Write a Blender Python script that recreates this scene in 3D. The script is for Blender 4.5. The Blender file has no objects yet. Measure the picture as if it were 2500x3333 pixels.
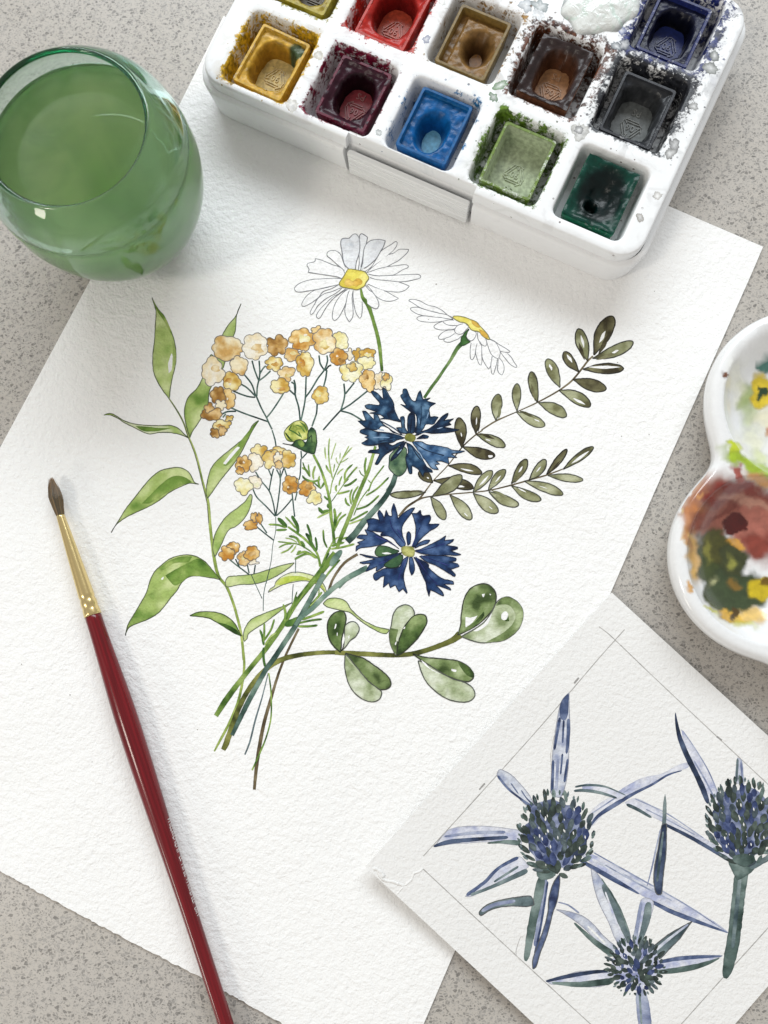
import bpy, bmesh, math, random
import numpy as np
from mathutils import Vector, Matrix, noise
from mathutils.geometry import delaunay_2d_cdt

scene = bpy.context.scene
COL = scene.collection
R = math.radians

# ------------------------------------------------------------------ camera
cam_d = bpy.data.cameras.new("camera")
cam = bpy.data.objects.new("camera", cam_d)
COL.objects.link(cam)
CAM_H = 0.219
cam.matrix_world = Matrix.Translation((0, 0, CAM_H)) @ Matrix.Rotation(R(1.75), 4, 'Y') @ Matrix.Rotation(R(5.75), 4, 'X')
cam_d.sensor_fit = 'VERTICAL'
cam_d.sensor_height = 24.0
cam_d.lens = 2503.0 / 3333.0 * 24.0
cam_d.clip_start = 0.01
cam_d.clip_end = 20.0
scene.camera = cam

# ------------------------------------------------------------------ world and light
world = bpy.data.worlds.new("World")
scene.world = world
world.use_nodes = True
bg = world.node_tree.nodes["Background"]
bg.inputs[0].default_value = (1.0, 0.965, 0.92, 1)
bg.inputs[1].default_value = 0.47

def window_light(name, loc, target, sx, sy, power, col):
    l = bpy.data.lights.new(name, 'AREA')
    l.shape = 'RECTANGLE'
    l.size = sx
    l.size_y = sy
    l.energy = power
    l.color = col
    o = bpy.data.objects.new(name, l)
    COL.objects.link(o)
    o.location = loc
    d = Vector(target) - Vector(loc)
    o.rotation_euler = d.to_track_quat('-Z', 'Y').to_euler()
    return o

# the window beyond the top of the picture, and a warmer pair of panes at the lower left
window_light("window_light_far", (0.10, 1.45, 1.12), (0, 0.05, 0), 1.75, 0.62, 32.0, (0.89, 0.955, 1.0))
window_light("window_light_near", (-0.86, -0.44, 1.15), (0, 0, 0), 0.17, 0.32, 4.6, (1.0, 0.93, 0.83))
window_light("window_light_pane", (-1.18, -0.98, 0.60), (0, 0, 0), 0.26, 0.30, 3.4, (1.0, 0.93, 0.83))

scene.view_settings.view_transform = 'Standard'
scene.view_settings.look = 'None'
scene.view_settings.exposure = 0.02
scene.view_settings.gamma = 1.0
scene.cycles.max_bounces = 40
scene.cycles.transmission_bounces = 30
scene.cycles.volume_bounces = 16
scene.cycles.diffuse_bounces = 4
scene.cycles.glossy_bounces = 16
scene.cycles.sample_clamp_indirect = 6.0

# ------------------------------------------------------------------ helpers
F_PX = 2503.0
MW = cam.matrix_world.to_3x3()

def at(px, py, z=0.0):
    """the point of the horizontal plane at height z seen at a pixel of the 2500 x 3333 photograph"""
    d = MW @ Vector(((px - 1250.0) / F_PX, -(py - 1666.5) / F_PX, -1.0))
    t = (CAM_H - z) / -d.z
    return Vector((d.x * t, d.y * t, z))

REG = {'A': (900, 700, 2.765), 'B': (600, 1000, 4.1475), 'C': (900, 1000, 4.1475), 'D': (1300, 900, 4.1475),
       'E': (1100, 1200, 3.318), 'F': (1100, 1600, 3.318), 'G': (1450, 1000, 2.5523), 'H': (1250, 1400, 2.37),
       'I': (300, 900, 2.765), 'J': (300, 1450, 2.765), 'K': (700, 1400, 4.1475), 'L': (850, 1350, 3.318),
       'M': (600, 1800, 2.765), 'N': (1000, 1850, 2.212), 'P': (1350, 2200, 2.37), 'Q': (1900, 2200, 2.765),
       'S': (1700, 2700, 2.07375), 'T': (1150, 2700, 2.37), 'U': (600, 0, 2.07375), 'V': (1300, 0, 2.07375),
       'W': (1900, 0, 2.2117), 'X': (0, 0, 1.0), 'Y': (2000, 1500, 3.16), 'Z': (2000, 900, 3.16),
       'KB': (0, 1400, 2.764), 'KC': (200, 2200, 1.9517)}

def px(reg, x, y):
    a, b, s = REG[reg]
    return a + x / s, b + y / s

def lin(c):
    f = lambda v: (v / 12.92 if v <= 0.04045 else ((v + 0.055) / 1.055) ** 2.4)
    return tuple(f(v / 255.0) for v in c)

def sstep(a, b, x):
    t = min(1.0, max(0.0, (x - a) / (b - a)))
    return t * t * (3 - 2 * t)

def mix(a, b, t):
    return tuple(a[i] + (b[i] - a[i]) * t for i in range(3))

def root_of(o):
    while o.parent:
        o = o.parent
    return o

def add(name, verts, faces, mat, parent=None, cols=None, smooth=False, attrs=None, loc=None):
    """one mesh object from world-space vertices; children are stored relative to their thing"""
    me = bpy.data.meshes.new(name)
    base = Vector(loc) if loc is not None else (root_of(parent).location.copy() if parent else Vector((0, 0, 0)))
    me.from_pydata([(v[0] - base.x, v[1] - base.y, v[2] - base.z) for v in verts], [], faces)
    if cols is not None:
        a = me.color_attributes.new("Col", 'FLOAT_COLOR', 'POINT')
        a.data.foreach_set("color", np.array([(c[0], c[1], c[2], 1.0) for c in cols], dtype=np.float32).ravel())
    for k, vals in (attrs or {}).items():
        a = me.attributes.new(k, 'FLOAT', 'POINT')
        a.data.foreach_set("value", np.array(vals, dtype=np.float32))
    if smooth:
        me.polygons.foreach_set("use_smooth", [True] * len(me.polygons))
    me.update()
    o = bpy.data.objects.new(name, me)
    COL.objects.link(o)
    if mat:
        me.materials.append(mat)
    if parent:
        o.parent = parent
    elif loc is not None:
        o.location = base
    return o

def thing(o, label, cat, group=None):
    o['label'] = label
    o['category'] = cat
    if group:
        o['group'] = group
    return o

def empty(name, loc):
    o = bpy.data.objects.new(name, None)
    o.empty_display_size = 0.01
    COL.objects.link(o)
    o.location = loc
    return o

# ------------------------------------------------------------------ materials
class NT:
    def __init__(self, name):
        self.m = bpy.data.materials.new(name)
        self.m.use_nodes = True
        self.t = self.m.node_tree
        self.b = self.t.nodes["Principled BSDF"]
    def n(self, typ, **kw):
        nd = self.t.nodes.new(typ)
        for k, v in kw.items():
            if k.startswith('i_'):
                key = k[2:]
                key = int(key) if key.isdigit() else key.replace('_', ' ')
                if isinstance(v, bpy.types.NodeSocket):
                    self.t.links.new(v, nd.inputs[key])
                else:
                    nd.inputs[key].default_value = v
            else:
                setattr(nd, k, v)
        return nd
    def link(self, a, b):
        self.t.links.new(a, b)
    def set(self, **kw):
        for k, v in kw.items():
            k = k.replace('_', ' ')
            if isinstance(v, bpy.types.NodeSocket):
                self.link(v, self.b.inputs[k])
            else:
                self.b.inputs[k].default_value = v
    def math(self, op, a, b=0.0, c=0.0, clamp=False):
        nd = self.t.nodes.new('ShaderNodeMath')
        nd.operation = op
        nd.use_clamp = clamp
        for i, v in enumerate((a, b, c)):
            if isinstance(v, bpy.types.NodeSocket):
                self.link(v, nd.inputs[i])
            else:
                nd.inputs[i].default_value = v
        return nd.outputs[0]
    def ramp(self, f, a, b, c0=0.0, c1=1.0):
        nd = self.n('ShaderNodeMapRange', interpolation_type='SMOOTHSTEP')
        self.link(f, nd.inputs[0])
        nd.inputs[1].default_value = a
        nd.inputs[2].default_value = b
        nd.inputs[3].default_value = c0
        nd.inputs[4].default_value = c1
        return nd.outputs[0]
    def mixc(self, f, a, b, blend='MIX'):
        nd = self.n('ShaderNodeMix', data_type='RGBA', blend_type=blend)
        for s, v in ((nd.inputs[0], f), (nd.inputs[6], a), (nd.inputs[7], b)):
            if isinstance(v, bpy.types.NodeSocket):
                self.link(v, s)
            else:
                s.default_value = v if not isinstance(v, tuple) or len(v) == 4 else (*v, 1)
        return nd.outputs[2]
    def pos(self):
        return self.n('ShaderNodeNewGeometry').outputs['Position']
    def noise(self, vec, scale, detail=2.0, rough=0.5, dist=0.0):
        nd = self.n('ShaderNodeTexNoise', i_Scale=scale, i_Detail=detail, i_Roughness=rough, i_Distortion=dist)
        self.link(vec, nd.inputs['Vector'])
        return nd.outputs['Fac']
    def bump(self, h, strength, dist):
        nd = self.n('ShaderNodeBump')
        nd.inputs['Strength'].default_value = strength
        nd.inputs['Distance'].default_value = dist
        self.link(h, nd.inputs['Height'])
        return nd.outputs['Normal']

def paper_grain(t, k=1.0, scale=1.0):
    p = t.pos()
    a = t.noise(p, 590 * scale, 2.0, 0.55, 0.25)
    b = t.noise(p, 1500 * scale, 2.0, 0.6, 0.3)
    h = t.math('ADD', t.math('MULTIPLY', a, 1.0), t.math('MULTIPLY', b, 0.35))
    h = t.math('ADD', h, t.math('MULTIPLY', t.noise(p, 22, 1.0), 5.0))
    return t.bump(h, 0.72 * k, 0.0006)

def mat_paper(name, col, k=1.0, scale=1.0):
    t = NT(name)
    n = t.noise(t.pos(), 40, 3)
    c = t.mixc(n, tuple(v * 0.985 for v in col), tuple(min(1, v * 1.01) for v in col))
    t.set(Base_Color=c, Roughness=0.85, Specular_IOR_Level=0.15, Normal=paper_grain(t, k, scale))
    return t.m

def mat_paint(name, k=1.0, scale=1.0):
    t = NT(name)
    a = t.n('ShaderNodeAttribute', attribute_name='Col')
    n = t.noise(t.pos(), 1600, 3, 0.65)
    g = t.ramp(n, 0.25, 0.75, 0.92, 1.06)
    c = t.mixc(1.0, a.outputs['Color'], t.n('ShaderNodeCombineColor', i_0=g, i_1=g, i_2=g).outputs[0], 'MULTIPLY')
    t.set(Base_Color=c, Roughness=0.75, Specular_IOR_Level=0.2, Normal=paper_grain(t, k, scale))
    return t.m

M_PAPER = mat_paper("rough_paper", (0.865, 0.865, 0.86), 1.0)
M_CARD = mat_paper("smooth_card", (0.785, 0.78, 0.77), 0.75, 1.25)
M_PAINT = mat_paint("watercolour_on_paper")
M_PAINT_CARD = mat_paint("watercolour_on_card", 0.75, 1.25)
# ------------------------------------------------------------------ countertop
def mat_counter():
    t = NT("quartz_counter")
    p0 = t.pos()
    wob = t.n('ShaderNodeTexNoise', i_Scale=260.0, i_Detail=2.0)
    t.link(p0, wob.inputs['Vector'])
    sc = t.n('ShaderNodeVectorMath', operation='MULTIPLY_ADD')
    t.link(wob.outputs['Color'], sc.inputs[0])
    sc.inputs[1].default_value = (0.0016, 0.0016, 0)
    t.link(p0, sc.inputs[2])
    p = sc.outputs[0]
    base = t.mixc(t.noise(p, 700, 4, 0.7), (0.40, 0.372, 0.335), (0.52, 0.488, 0.445))
    base = t.mixc(t.ramp(t.noise(p, 60, 2), 0.35, 0.65), base, t.mixc(0.5, base, (0.475, 0.448, 0.416)))
    out = base
    for scale, keep, inset, lo, hi, stretch in ((900, 0.66, 0.15, 0.09, 0.34, 0.3), (1400, 0.5, 0.16, 0.16, 0.42, 0.2), (2200, 0.55, 0.18, 0.20, 0.40, 0.5)):
        mp = t.n('ShaderNodeMapping')
        t.link(p, mp.inputs[0])
        mp.inputs['Rotation'].default_value = (0, 0, stretch * 5)
        mp.inputs['Scale'].default_value = (1.0, 1.0 + stretch, 1.0)
        mp.inputs['Location'].default_value = (stretch, scale * 0.001, 0)
        v = t.n('ShaderNodeTexVoronoi', voronoi_dimensions='2D', feature='F1', i_Scale=float(scale), i_Randomness=1.0)
        e = t.n('ShaderNodeTexVoronoi', voronoi_dimensions='2D', feature='DISTANCE_TO_EDGE', i_Scale=float(scale), i_Randomness=1.0)
        t.link(mp.outputs[0], v.inputs['Vector'])
        t.link(mp.outputs[0], e.inputs['Vector'])
        s = t.n('ShaderNodeSeparateColor')
        t.link(v.outputs['Color'], s.inputs[0])
        jit = t.math('ADD', t.math('MULTIPLY', s.outputs[1], 0.22), inset - 0.10)
        m = t.math('MULTIPLY', t.math('GREATER_THAN', s.outputs[0], keep), t.ramp(t.math('SUBTRACT', e.outputs['Distance'], jit), 0.0, 0.03))
        g = t.ramp(s.outputs[2], 0.0, 1.0, lo, hi)
        chip = t.n('ShaderNodeCombineColor', i_0=g, i_1=t.math('MULTIPLY', g, 0.955), i_2=t.math('MULTIPLY', g, 0.90))
        out = t.mixc(t.math('MULTIPLY', m, 0.72), out, chip.outputs[0])
    t.set(Base_Color=out, Roughness=0.38, Specular_IOR_Level=0.35)
    return t.m

ct = add("countertop", [(-.7, -.7, -.03), (.7, -.7, -.03), (.7, .7, -.03), (-.7, .7, -.03), (-.7, -.7, 0), (.7, -.7, 0), (.7, .7, 0), (-.7, .7, 0)],
         [(3, 2, 1, 0), (4, 5, 6, 7), (0, 1, 5, 4), (1, 2, 6, 5), (2, 3, 7, 6), (3, 0, 4, 7)], mat_counter())
ct['kind'] = 'structure'

# ------------------------------------------------------------------ big sheet of paper
ZP = 0.0007                       # top face of the big sheet
def slab(name, outline, ztop, zbot, mat, parent=None, loc=None, zf=None):
    """a sheet of paper with its own thickness; outline is a list of 2-D points"""
    n = len(outline)
    vs = [(p[0], p[1], ztop + (zf(p[0], p[1]) if zf else 0)) for p in outline] + [(p[0], p[1], zbot + (zf(p[0], p[1]) if zf else 0)) for p in outline]
    fs = [tuple(range(n)), tuple(range(2 * n - 1, n - 1, -1))] + [((i + 1) % n, i, n + i, n + (i + 1) % n) for i in range(n)]
    return add(name, vs, fs, mat, parent, loc=loc)

def edge(a, b, n, jit, seed):
    rr = random.Random(seed)
    a, b = at(*a, ZP), at(*b, ZP)
    nrm = Vector((-(b - a).y, (b - a).x, 0)).normalized()
    out = []
    for i in range(n):
        t = i / n
        w = jit * (noise.noise((i * 0.35, seed, 0)) * 1.2 + rr.uniform(-.35, .35))
        out.append(a.lerp(b, t) + nrm * w)
    return out

TL, TRC = (728, 52), (2484, 803)
tl, tr = at(*TL, ZP), at(*TRC, ZP)
sheet = []
left = [(588, 333), (299, 902), (31, 1400), (-420, 2240), (-600, 2573)]
right = [(2446, 892), (2131, 1600), (1481, 3095), (1379, 3333), (1276, 3540)]
ring = edge(TL, left[0], 3, 0, 1)
for i in range(len(left) - 1):
    ring += edge(left[i], left[i + 1], 4, 0, 2)
bot = [(-600, 2573), (0, 2835), (200, 2945), (400, 3052), (661, 3186), (800, 3266), (1040, 3400), (1276, 3540)]
for i in range(len(bot) - 1):
    ring += edge(bot[i], bot[i + 1], 26, 0.00045, 10 + i * 0)
rr_ = right[::-1]
for i in range(len(rr_) - 1):
    ring += edge(rr_[i], rr_[i + 1], 3, 0, 3)
ring += edge(right[0], TRC, 2, 0, 4) + edge(TRC, (2182, 673), 3, 0, 5) + edge((2182, 673), TL, 8, 0, 6)
sheet_c = sum((Vector((p[0], p[1], 0)) for p in ring), Vector()) / len(ring)
PAPER = slab("watercolour_painting", [(p[0], p[1]) for p in ring], ZP, 0.0001, M_PAPER, loc=(sheet_c.x, sheet_c.y, 0.0001))
thing(PAPER, "large sheet of rough white paper painted with a wildflower bouquet, torn along its lower edge", "painting")

# ------------------------------------------------------------------ small card, its left corner lifted a little
CA, CB, CC, CD = (1992, 1929), (1190, 2822), (2099, 3673), (2895, 2757)
ZC = 0.0013
_b = at(*CB, ZC); _a = at(*CA, ZC); _c = at(*CC, ZC); _d = at(*CD, ZC)
_diag = (_b - _d).to_2d().normalized()
_len = (_b - _d).to_2d().length
def card_z(x, y):
    s = (Vector((x, y)) - _d.to_2d()).dot(_diag) / _len      # 0 at the far corner, 1 at the lifted one
    s = max(0.0, (s - 0.35) / 0.65)
    return 0.0042 * s * s
def card_at(px_, py_):
    z = ZC
    for _ in range(3):
        p = at(px_, py_, z)
        z = ZC + card_z(p.x, p.y)
    return p
NC = 26
qa, qb, qc, qd = [card_at(*p) for p in (CA, CB, CC, CD)]
vs, fs = [], []
for k in (0, 1):
    for i in range(NC + 1):
        for j in range(NC + 1):
            s, t_ = i / NC, j / NC
            p = qa.lerp(qb, s).lerp(qd.lerp(qc, s), t_)
            jx = 0.00003 * noise.noise((i * 1.7, j * 1.7, 3)) if i in (0, NC) or j in (0, NC) else 0
            vs.append((p.x + jx, p.y + jx, ZC + card_z(p.x, p.y) - 0.00045 * k))
I2 = lambda i, j, k=0: k * (NC + 1) ** 2 + i * (NC + 1) + j
for i in range(NC):
    for j in range(NC):
        fs.append((I2(i, j), I2(i + 1, j), I2(i + 1, j + 1), I2(i, j + 1)))
        fs.append((I2(i, j, 1), I2(i, j + 1, 1), I2(i + 1, j + 1, 1), I2(i + 1, j, 1)))
for i in range(NC):
    fs += [(I2(i, 0), I2(i, 0, 1), I2(i + 1, 0, 1), I2(i + 1, 0)), (I2(i + 1, NC), I2(i + 1, NC, 1), I2(i, NC, 1), I2(i, NC)),
           (I2(0, i + 1), I2(0, i + 1, 1), I2(0, i, 1), I2(0, i)), (I2(NC, i), I2(NC, i, 1), I2(NC, i + 1, 1), I2(NC, i + 1))]
cc_ = (qa + qb + qc + qd) / 4
CARD = add("thistle_study", vs, fs, M_CARD, loc=(cc_.x, cc_.y, ZC - 0.00045))
thing(CARD, "small white card of blue thistle studies inside a pencil frame, overlapping the large sheet", "painting")
# ------------------------------------------------------------------ watercolour shapes, each a sheet of pigment on its paper
class Ground:
    def __init__(self, root, mat, f, zf):
        self.root, self.mat, self.f, self.zf, self.k = root, mat, f, zf, 0
        self.top = {}
    def lift(self, pts):
        """a film a few microns above whatever paint already lies under it"""
        cells = {(int(p[0] * 1250) + i, int(p[1] * 1250) + j) for p in pts for i in (0, 1) for j in (0, 1)}
        n = 1 + max((self.top.get(c, 0) for c in cells), default=0)
        for c in cells:
            self.top[c] = n
        return 0.000006 + n * 0.0000022
G_PAPER = Ground(PAPER, M_PAINT, lambda x, y: at(x, y, ZP), lambda x, y: ZP)
G_CARD = Ground(CARD, M_PAINT_CARD, card_at, lambda x, y: ZC + card_z(x, y))
PMM = 0.0001                    # counts of 0.1 mm for the 2-D work

def parse(s):
    return [tuple(float(v) for v in q.split(',')) for q in s.split()]

def spline(pts, closed, step=0.0004):
    """Catmull-Rom through 2-D points, resampled"""
    n = len(pts)
    out = []
    P = [np.array(p) for p in pts]
    for i in range(n if closed else n - 1):
        p1, p2 = P[i], P[(i + 1) % n]
        p0 = P[i - 1] if (closed or i > 0) else p1
        p3 = P[(i + 2) % n] if (closed or i + 2 < n) else p2
        L = np.linalg.norm((p2 - p1)[:2])
        if L < 1e-7:
            continue
        # limit tangents so that sharp tips stay sharp
        m1 = (p2 - p0) * 0.5
        m2 = (p3 - p1) * 0.5
        for m in (m1, m2):
            l = np.linalg.norm(m[:2])
            if l > L:
                m *= L / l
        d1 = p1 - p0
        d3 = p3 - p2
        dd = p2 - p1
        if np.dot(d1[:2], dd[:2]) < 0:
            m1 *= 0.15
        if np.dot(dd[:2], d3[:2]) < 0:
            m2 *= 0.15
        k = max(2, int(L / step))
        for j in range(k):
            t = j / k
            t2, t3 = t * t, t * t * t
            out.append((2 * t3 - 3 * t2 + 1) * p1 + (t3 - 2 * t2 + t) * m1 + (-2 * t3 + 3 * t2) * p2 + (t3 - t2) * m2)
    if not closed:
        out.append(P[-1])
    return out

def inside(Q, poly):
    x, y = Q[:, 0], Q[:, 1]
    c = np.zeros(len(Q), bool)
    px_, py_ = poly[:, 0], poly[:, 1]
    j = len(poly) - 1
    for i in range(len(poly)):
        cond = (py_[i] > y) != (py_[j] > y)
        with np.errstate(divide='ignore', invalid='ignore'):
            xi = (px_[j] - px_[i]) * (y - py_[i]) / (py_[j] - py_[i]) + px_[i]
        c ^= cond & (x < xi)
        j = i
    return c

class Pal:
    def __init__(self, light, mid, dark, bias=0.0, size=1.0, edge=0.80, spread=1.0, line=(88, 90, 92), lw=0.00026, rim=None):
        self.l, self.m, self.d = lin(light), lin(mid), lin(dark)
        self.bias, self.size, self.edge, self.spread, self.line, self.lw = bias, size, edge, spread, lin(line), lw

def pigment(x, y, d, pal, seed):
    s = 1000 / pal.size
    n = noise.noise((x * s / 5.0, y * s / 5.0, seed * 7.31))
    m = noise.noise((x * s / 1.9 + 9, y * s / 1.9, seed * 3.7))
    f = noise.noise((x * s / 0.7, y * s / 0.7, seed))
    t = 0.5 + pal.bias + pal.spread * (0.75 * n + 0.45 * m + 0.12 * f)
    c = mix(pal.d, pal.m, sstep(0.0, 0.42, t)) if t < 0.42 else mix(pal.m, pal.l, sstep(0.42, 1.0, t))
    bloom = math.exp(-((n + 0.05) / 0.035) ** 2)
    g = 1 - 0.13 * bloom
    g *= pal.edge + (1 - pal.edge) * sstep(0.0, 0.00055, d)
    return (c[0] * g, c[1] * g, c[2] * g)

class Sheet:
    """collects the shapes of one mesh"""
    def __init__(self, g):
        self.g, self.v, self.f, self.c = g, [], [], []
    def put(self, pts, faces, cols, z=None):
        z = self.g.lift(pts)
        b = len(self.v)
        zf = self.g.zf
        self.v += [(p[0], p[1], zf(p[0], p[1]) + z) for p in pts]
        self.f += [tuple(b + i for i in f) for f in faces]
        self.c += list(cols)
    def world(self, reg, s):
        out = []
        for q in parse(s):
            p = self.g.f(*px(reg, q[0], q[1]))
            out.append((p.x, p.y) if len(q) == 2 else (p.x, p.y, q[2] / REG[reg][2] * CAM_H / F_PX))
        return out
    def fill2(self, pts, pal, seed, outline=True, closed=True, dens=0.00055, lw=None, holes=()):
        g = self.g
        ol = spline(pts, True, 0.00042)
        ol = [np.array((p[0] + 0.00007 * noise.noise((p[0] * 1500, p[1] * 1500, seed)), p[1] + 0.00007 * noise.noise((p[1] * 1500, p[0] * 1500, seed + 5)))) for p in ol]
        poly = np.array(ol)
        lo, hi = poly.min(0), poly.max(0)
        rr = np.random.default_rng(int(seed * 13) + 5)
        gx, gy = np.meshgrid(np.arange(lo[0], hi[0], dens), np.arange(lo[1], hi[1], dens))
        Q = np.stack([gx.ravel(), gy.ravel()], 1) + rr.uniform(-.3, .3, (gx.size, 2)) * dens
        if len(Q):
            Q = Q[inside(Q, poly)]
        def dist(Q):
            a = poly
            b = np.roll(poly, -1, 0)
            ab = b - a
            l2 = (ab ** 2).sum(1) + 1e-18
            t = np.clip(((Q[:, None] - a) * ab).sum(2) / l2, 0, 1)
            return np.sqrt(((Q[:, None] - (a + t[..., None] * ab)) ** 2).sum(2).min(1))
        if len(Q):
            d = dist(Q)
            keep = d > 0.00022
            Q = Q[keep]
        V = [Vector((p[0] / PMM, p[1] / PMM)) for p in poly] + [Vector((p[0] / PMM, p[1] / PMM)) for p in Q]
        n = len(poly)
        res = delaunay_2d_cdt(V, [], [list(range(n))], 1, 1e-4)
        PV = [(v.x * PMM, v.y * PMM) for v in res[0]]
        D = dist(np.array(PV))
        cols = [pigment(p[0], p[1], dd, pal, seed) for p, dd in zip(PV, D)]
        faces = []
        for f in res[2]:
            a, b, c = (PV[i] for i in f[:3])
            ar = (b[0] - a[0]) * (c[1] - a[1]) - (b[1] - a[1]) * (c[0] - a[0])
            faces.append(tuple(f) if ar > 0 else tuple(f[::-1]))
        self.put(PV, faces, cols)
        if outline:
            self.line2(ol + [ol[0]], lw or pal.lw, pal.line, seed, raw=True)
        return ol
    def fill(self, reg, s, pal, seed, **kw):
        return self.fill2(self.world(reg, s), pal, seed, **kw)
    def line2(self, pts, w, col, seed, raw=False, wj=0.35):
        ol = pts if raw else spline(pts, False, 0.0005)
        vs, cs, fs = [], [], []
        n = len(ol)
        for i in range(n):
            a, b = np.array(ol[max(0, i - 1)][:2]), np.array(ol[min(n - 1, i + 1)][:2])
            t = b - a
            t = t / (np.linalg.norm(t) + 1e-12)
            nr = np.array((-t[1], t[0]))
            x, y = ol[i][0], ol[i][1]
            ww = w * (1 + wj * noise.noise((x * 700, y * 700, seed)))
            k = 1 + 0.35 * noise.noise((x * 420, y * 420, seed + 9))
            c = tuple(min(0.8, v * k) for v in col)
            vs += [(x + nr[0] * ww / 2, y + nr[1] * ww / 2), (x - nr[0] * ww / 2, y - nr[1] * ww / 2)]
            cs += [c, c]
            if i:
                fs.append((2 * i - 2, 2 * i - 1, 2 * i + 1, 2 * i))
        self.put(vs, fs, cs)
    def line(self, reg, s, w=0.00026, col=(105, 106, 110), seed=1):
        self.line2(self.world(reg, s), w, lin(col), seed)
    def stroke2(self, P, pal, seed, taper=True):
        ol = spline(P, False, 0.0006)
        n = len(ol)
        K = (-1, -.72, 0, .72, 1)
        vs, cs, fs = [], [], []
        L = sum(np.linalg.norm(ol[i + 1][:2] - ol[i][:2]) for i in range(n - 1))
        run = 0
        for i in range(n):
            a, b = ol[max(0, i - 1)][:2], ol[min(n - 1, i + 1)][:2]
            t = b - a
            t = t / (np.linalg.norm(t) + 1e-12)
            nr = np.array((-t[1], t[0]))
            if i:
                run += np.linalg.norm(ol[i][:2] - ol[i - 1][:2])
            w = ol[i][2]
            e = min(run, L - run) / max(1e-9, w * 0.8)
            w = w * (0.35 + 0.65 * math.sqrt(min(1, max(0, e)))) if taper else w
            for q in K:
                x = ol[i][0] + nr[0] * q * w / 2 * (1 + .12 * noise.noise((run * 900, q * 9, seed)))
                y = ol[i][1] + nr[1] * q * w / 2 * (1 + .12 * noise.noise((run * 900, q * 9, seed)))
                vs.append((x, y))
                cs.append(pigment(x, y, 0.0 if abs(q) == 1 else 0.001, pal, seed))
            if i:
                for j in range(4):
                    b0 = (i - 1) * 5 + j
                    fs.append((b0, b0 + 1, b0 + 6, b0 + 5))
        self.put(vs, fs, cs)
    def stroke(self, reg, s, pal, seed, w=None, taper=True):
        P = self.world(reg, s)
        if len(P[0]) == 2:
            ww = w / REG[reg][2] * CAM_H / F_PX
            P = [(p[0], p[1], ww) for p in P]
        self.stroke2(P, pal, seed, taper)
    def done(self, name, parent, label=None):
        o = add(name, self.v, self.f, self.g.mat, parent, cols=self.c)
        if label:
            o['label'] = label
        return o

def rnd_id():
    rnd_id.k += 1.37
    return rnd_id.k
rnd_id.k = 0.0

WHITE = Pal((240, 240, 240), (239, 239, 239), (238, 238, 238), edge=1.0, line=(128, 129, 133), lw=.00023)
GREYWASH = Pal((232, 234, 236), (220, 222, 226), (200, 205, 212), edge=0.97, line=(122, 123, 128), lw=.00023)
LEAF = Pal((198, 210, 150), (158, 180, 102), (100, 134, 56), size=1.5, spread=.9, line=(78, 88, 62))
LEAFP = Pal((206, 217, 160), (172, 192, 116), (128, 158, 78), bias=.08, size=1.5, spread=.9, line=(88, 98, 74))
LEAFD = Pal((172, 190, 112), (116, 148, 66), (68, 104, 36), bias=-.05, size=1.5, spread=.9, line=(66, 78, 50))
LIME = Pal((216, 224, 142), (190, 206, 88), (156, 182, 64), line=(96, 106, 84))
STEMG = Pal((150, 172, 96), (108, 138, 62), (62, 92, 34), edge=.62)
STEML = Pal((176, 190, 110), (140, 160, 80), (96, 120, 50), edge=.62)
STEMT = Pal((96, 118, 108), (54, 80, 74), (28, 46, 44), edge=.72, size=.6)
SLATE = Pal((122, 146, 132), (76, 102, 92), (42, 64, 58), edge=.62)
SLATEP = Pal((146, 168, 152), (106, 134, 120), (68, 96, 86), edge=.62)
BROWN = Pal((128, 116, 90), (98, 86, 62), (60, 50, 36), edge=.7)
OLIVESTEM = Pal((138, 140, 76), (102, 106, 50), (58, 64, 28), edge=.62)
EUC = Pal((166, 168, 136), (126, 128, 92), (84, 82, 56), line=(58, 58, 50), lw=.00034)
EUCD = Pal((134, 132, 98), (98, 94, 66), (58, 52, 36), bias=-.08, line=(48, 46, 40), lw=.00034)
EUCP = Pal((182, 184, 152), (150, 152, 116), (110, 110, 76), bias=.05, line=(74, 76, 66), lw=.00032)
RND = Pal((172, 186, 142), (116, 135, 84), (60, 78, 40), line=(58, 62, 50), lw=.00034)
RNDD = Pal((144, 162, 108), (84, 108, 56), (44, 64, 30), bias=-.06, line=(50, 56, 42), lw=.00034)
RNDP = Pal((214, 220, 200), (176, 187, 152), (126, 141, 98), bias=.05, line=(84, 88, 80), lw=.00032)
HERB = Pal((154, 178, 92), (104, 138, 62), (54, 88, 34), edge=.74, size=.7)
HERBD = Pal((110, 144, 72), (66, 104, 44), (36, 66, 28), edge=.74, size=.7)
HERBP = Pal((186, 202, 134), (150, 174, 94), (104, 136, 60), edge=.78, size=.7)
BLUE1 = Pal((92, 126, 156), (30, 62, 94), (15, 30, 54), bias=-.04, spread=1.2, edge=.66, size=.6, line=(20, 30, 48), lw=.00022)
NAVY1 = Pal((46, 78, 108), (22, 44, 72), (12, 22, 42), bias=-.05, edge=.7, size=.6, line=(16, 24, 40), lw=.0002)
BLUE2 = Pal((78, 104, 146), (34, 60, 102), (18, 32, 66), bias=-.02, spread=1.15, edge=.66, size=.8, line=(22, 30, 54), lw=.00022)
OLIVE = Pal((150, 150, 76), (112, 118, 56), (72, 84, 38), edge=.75, size=.4)
DAISYC = Pal((236, 226, 136), (226, 212, 96), (212, 192, 74), edge=.82, line=(120, 116, 70))
OCHRE = Pal((232, 200, 110), (222, 180, 78), (200, 150, 50), edge=.78, line=(190, 140, 60))
BUD = Pal((222, 224, 148), (188, 194, 100), (124, 142, 62), edge=.8, size=.35, spread=1.3, line=(84, 94, 62))
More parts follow.
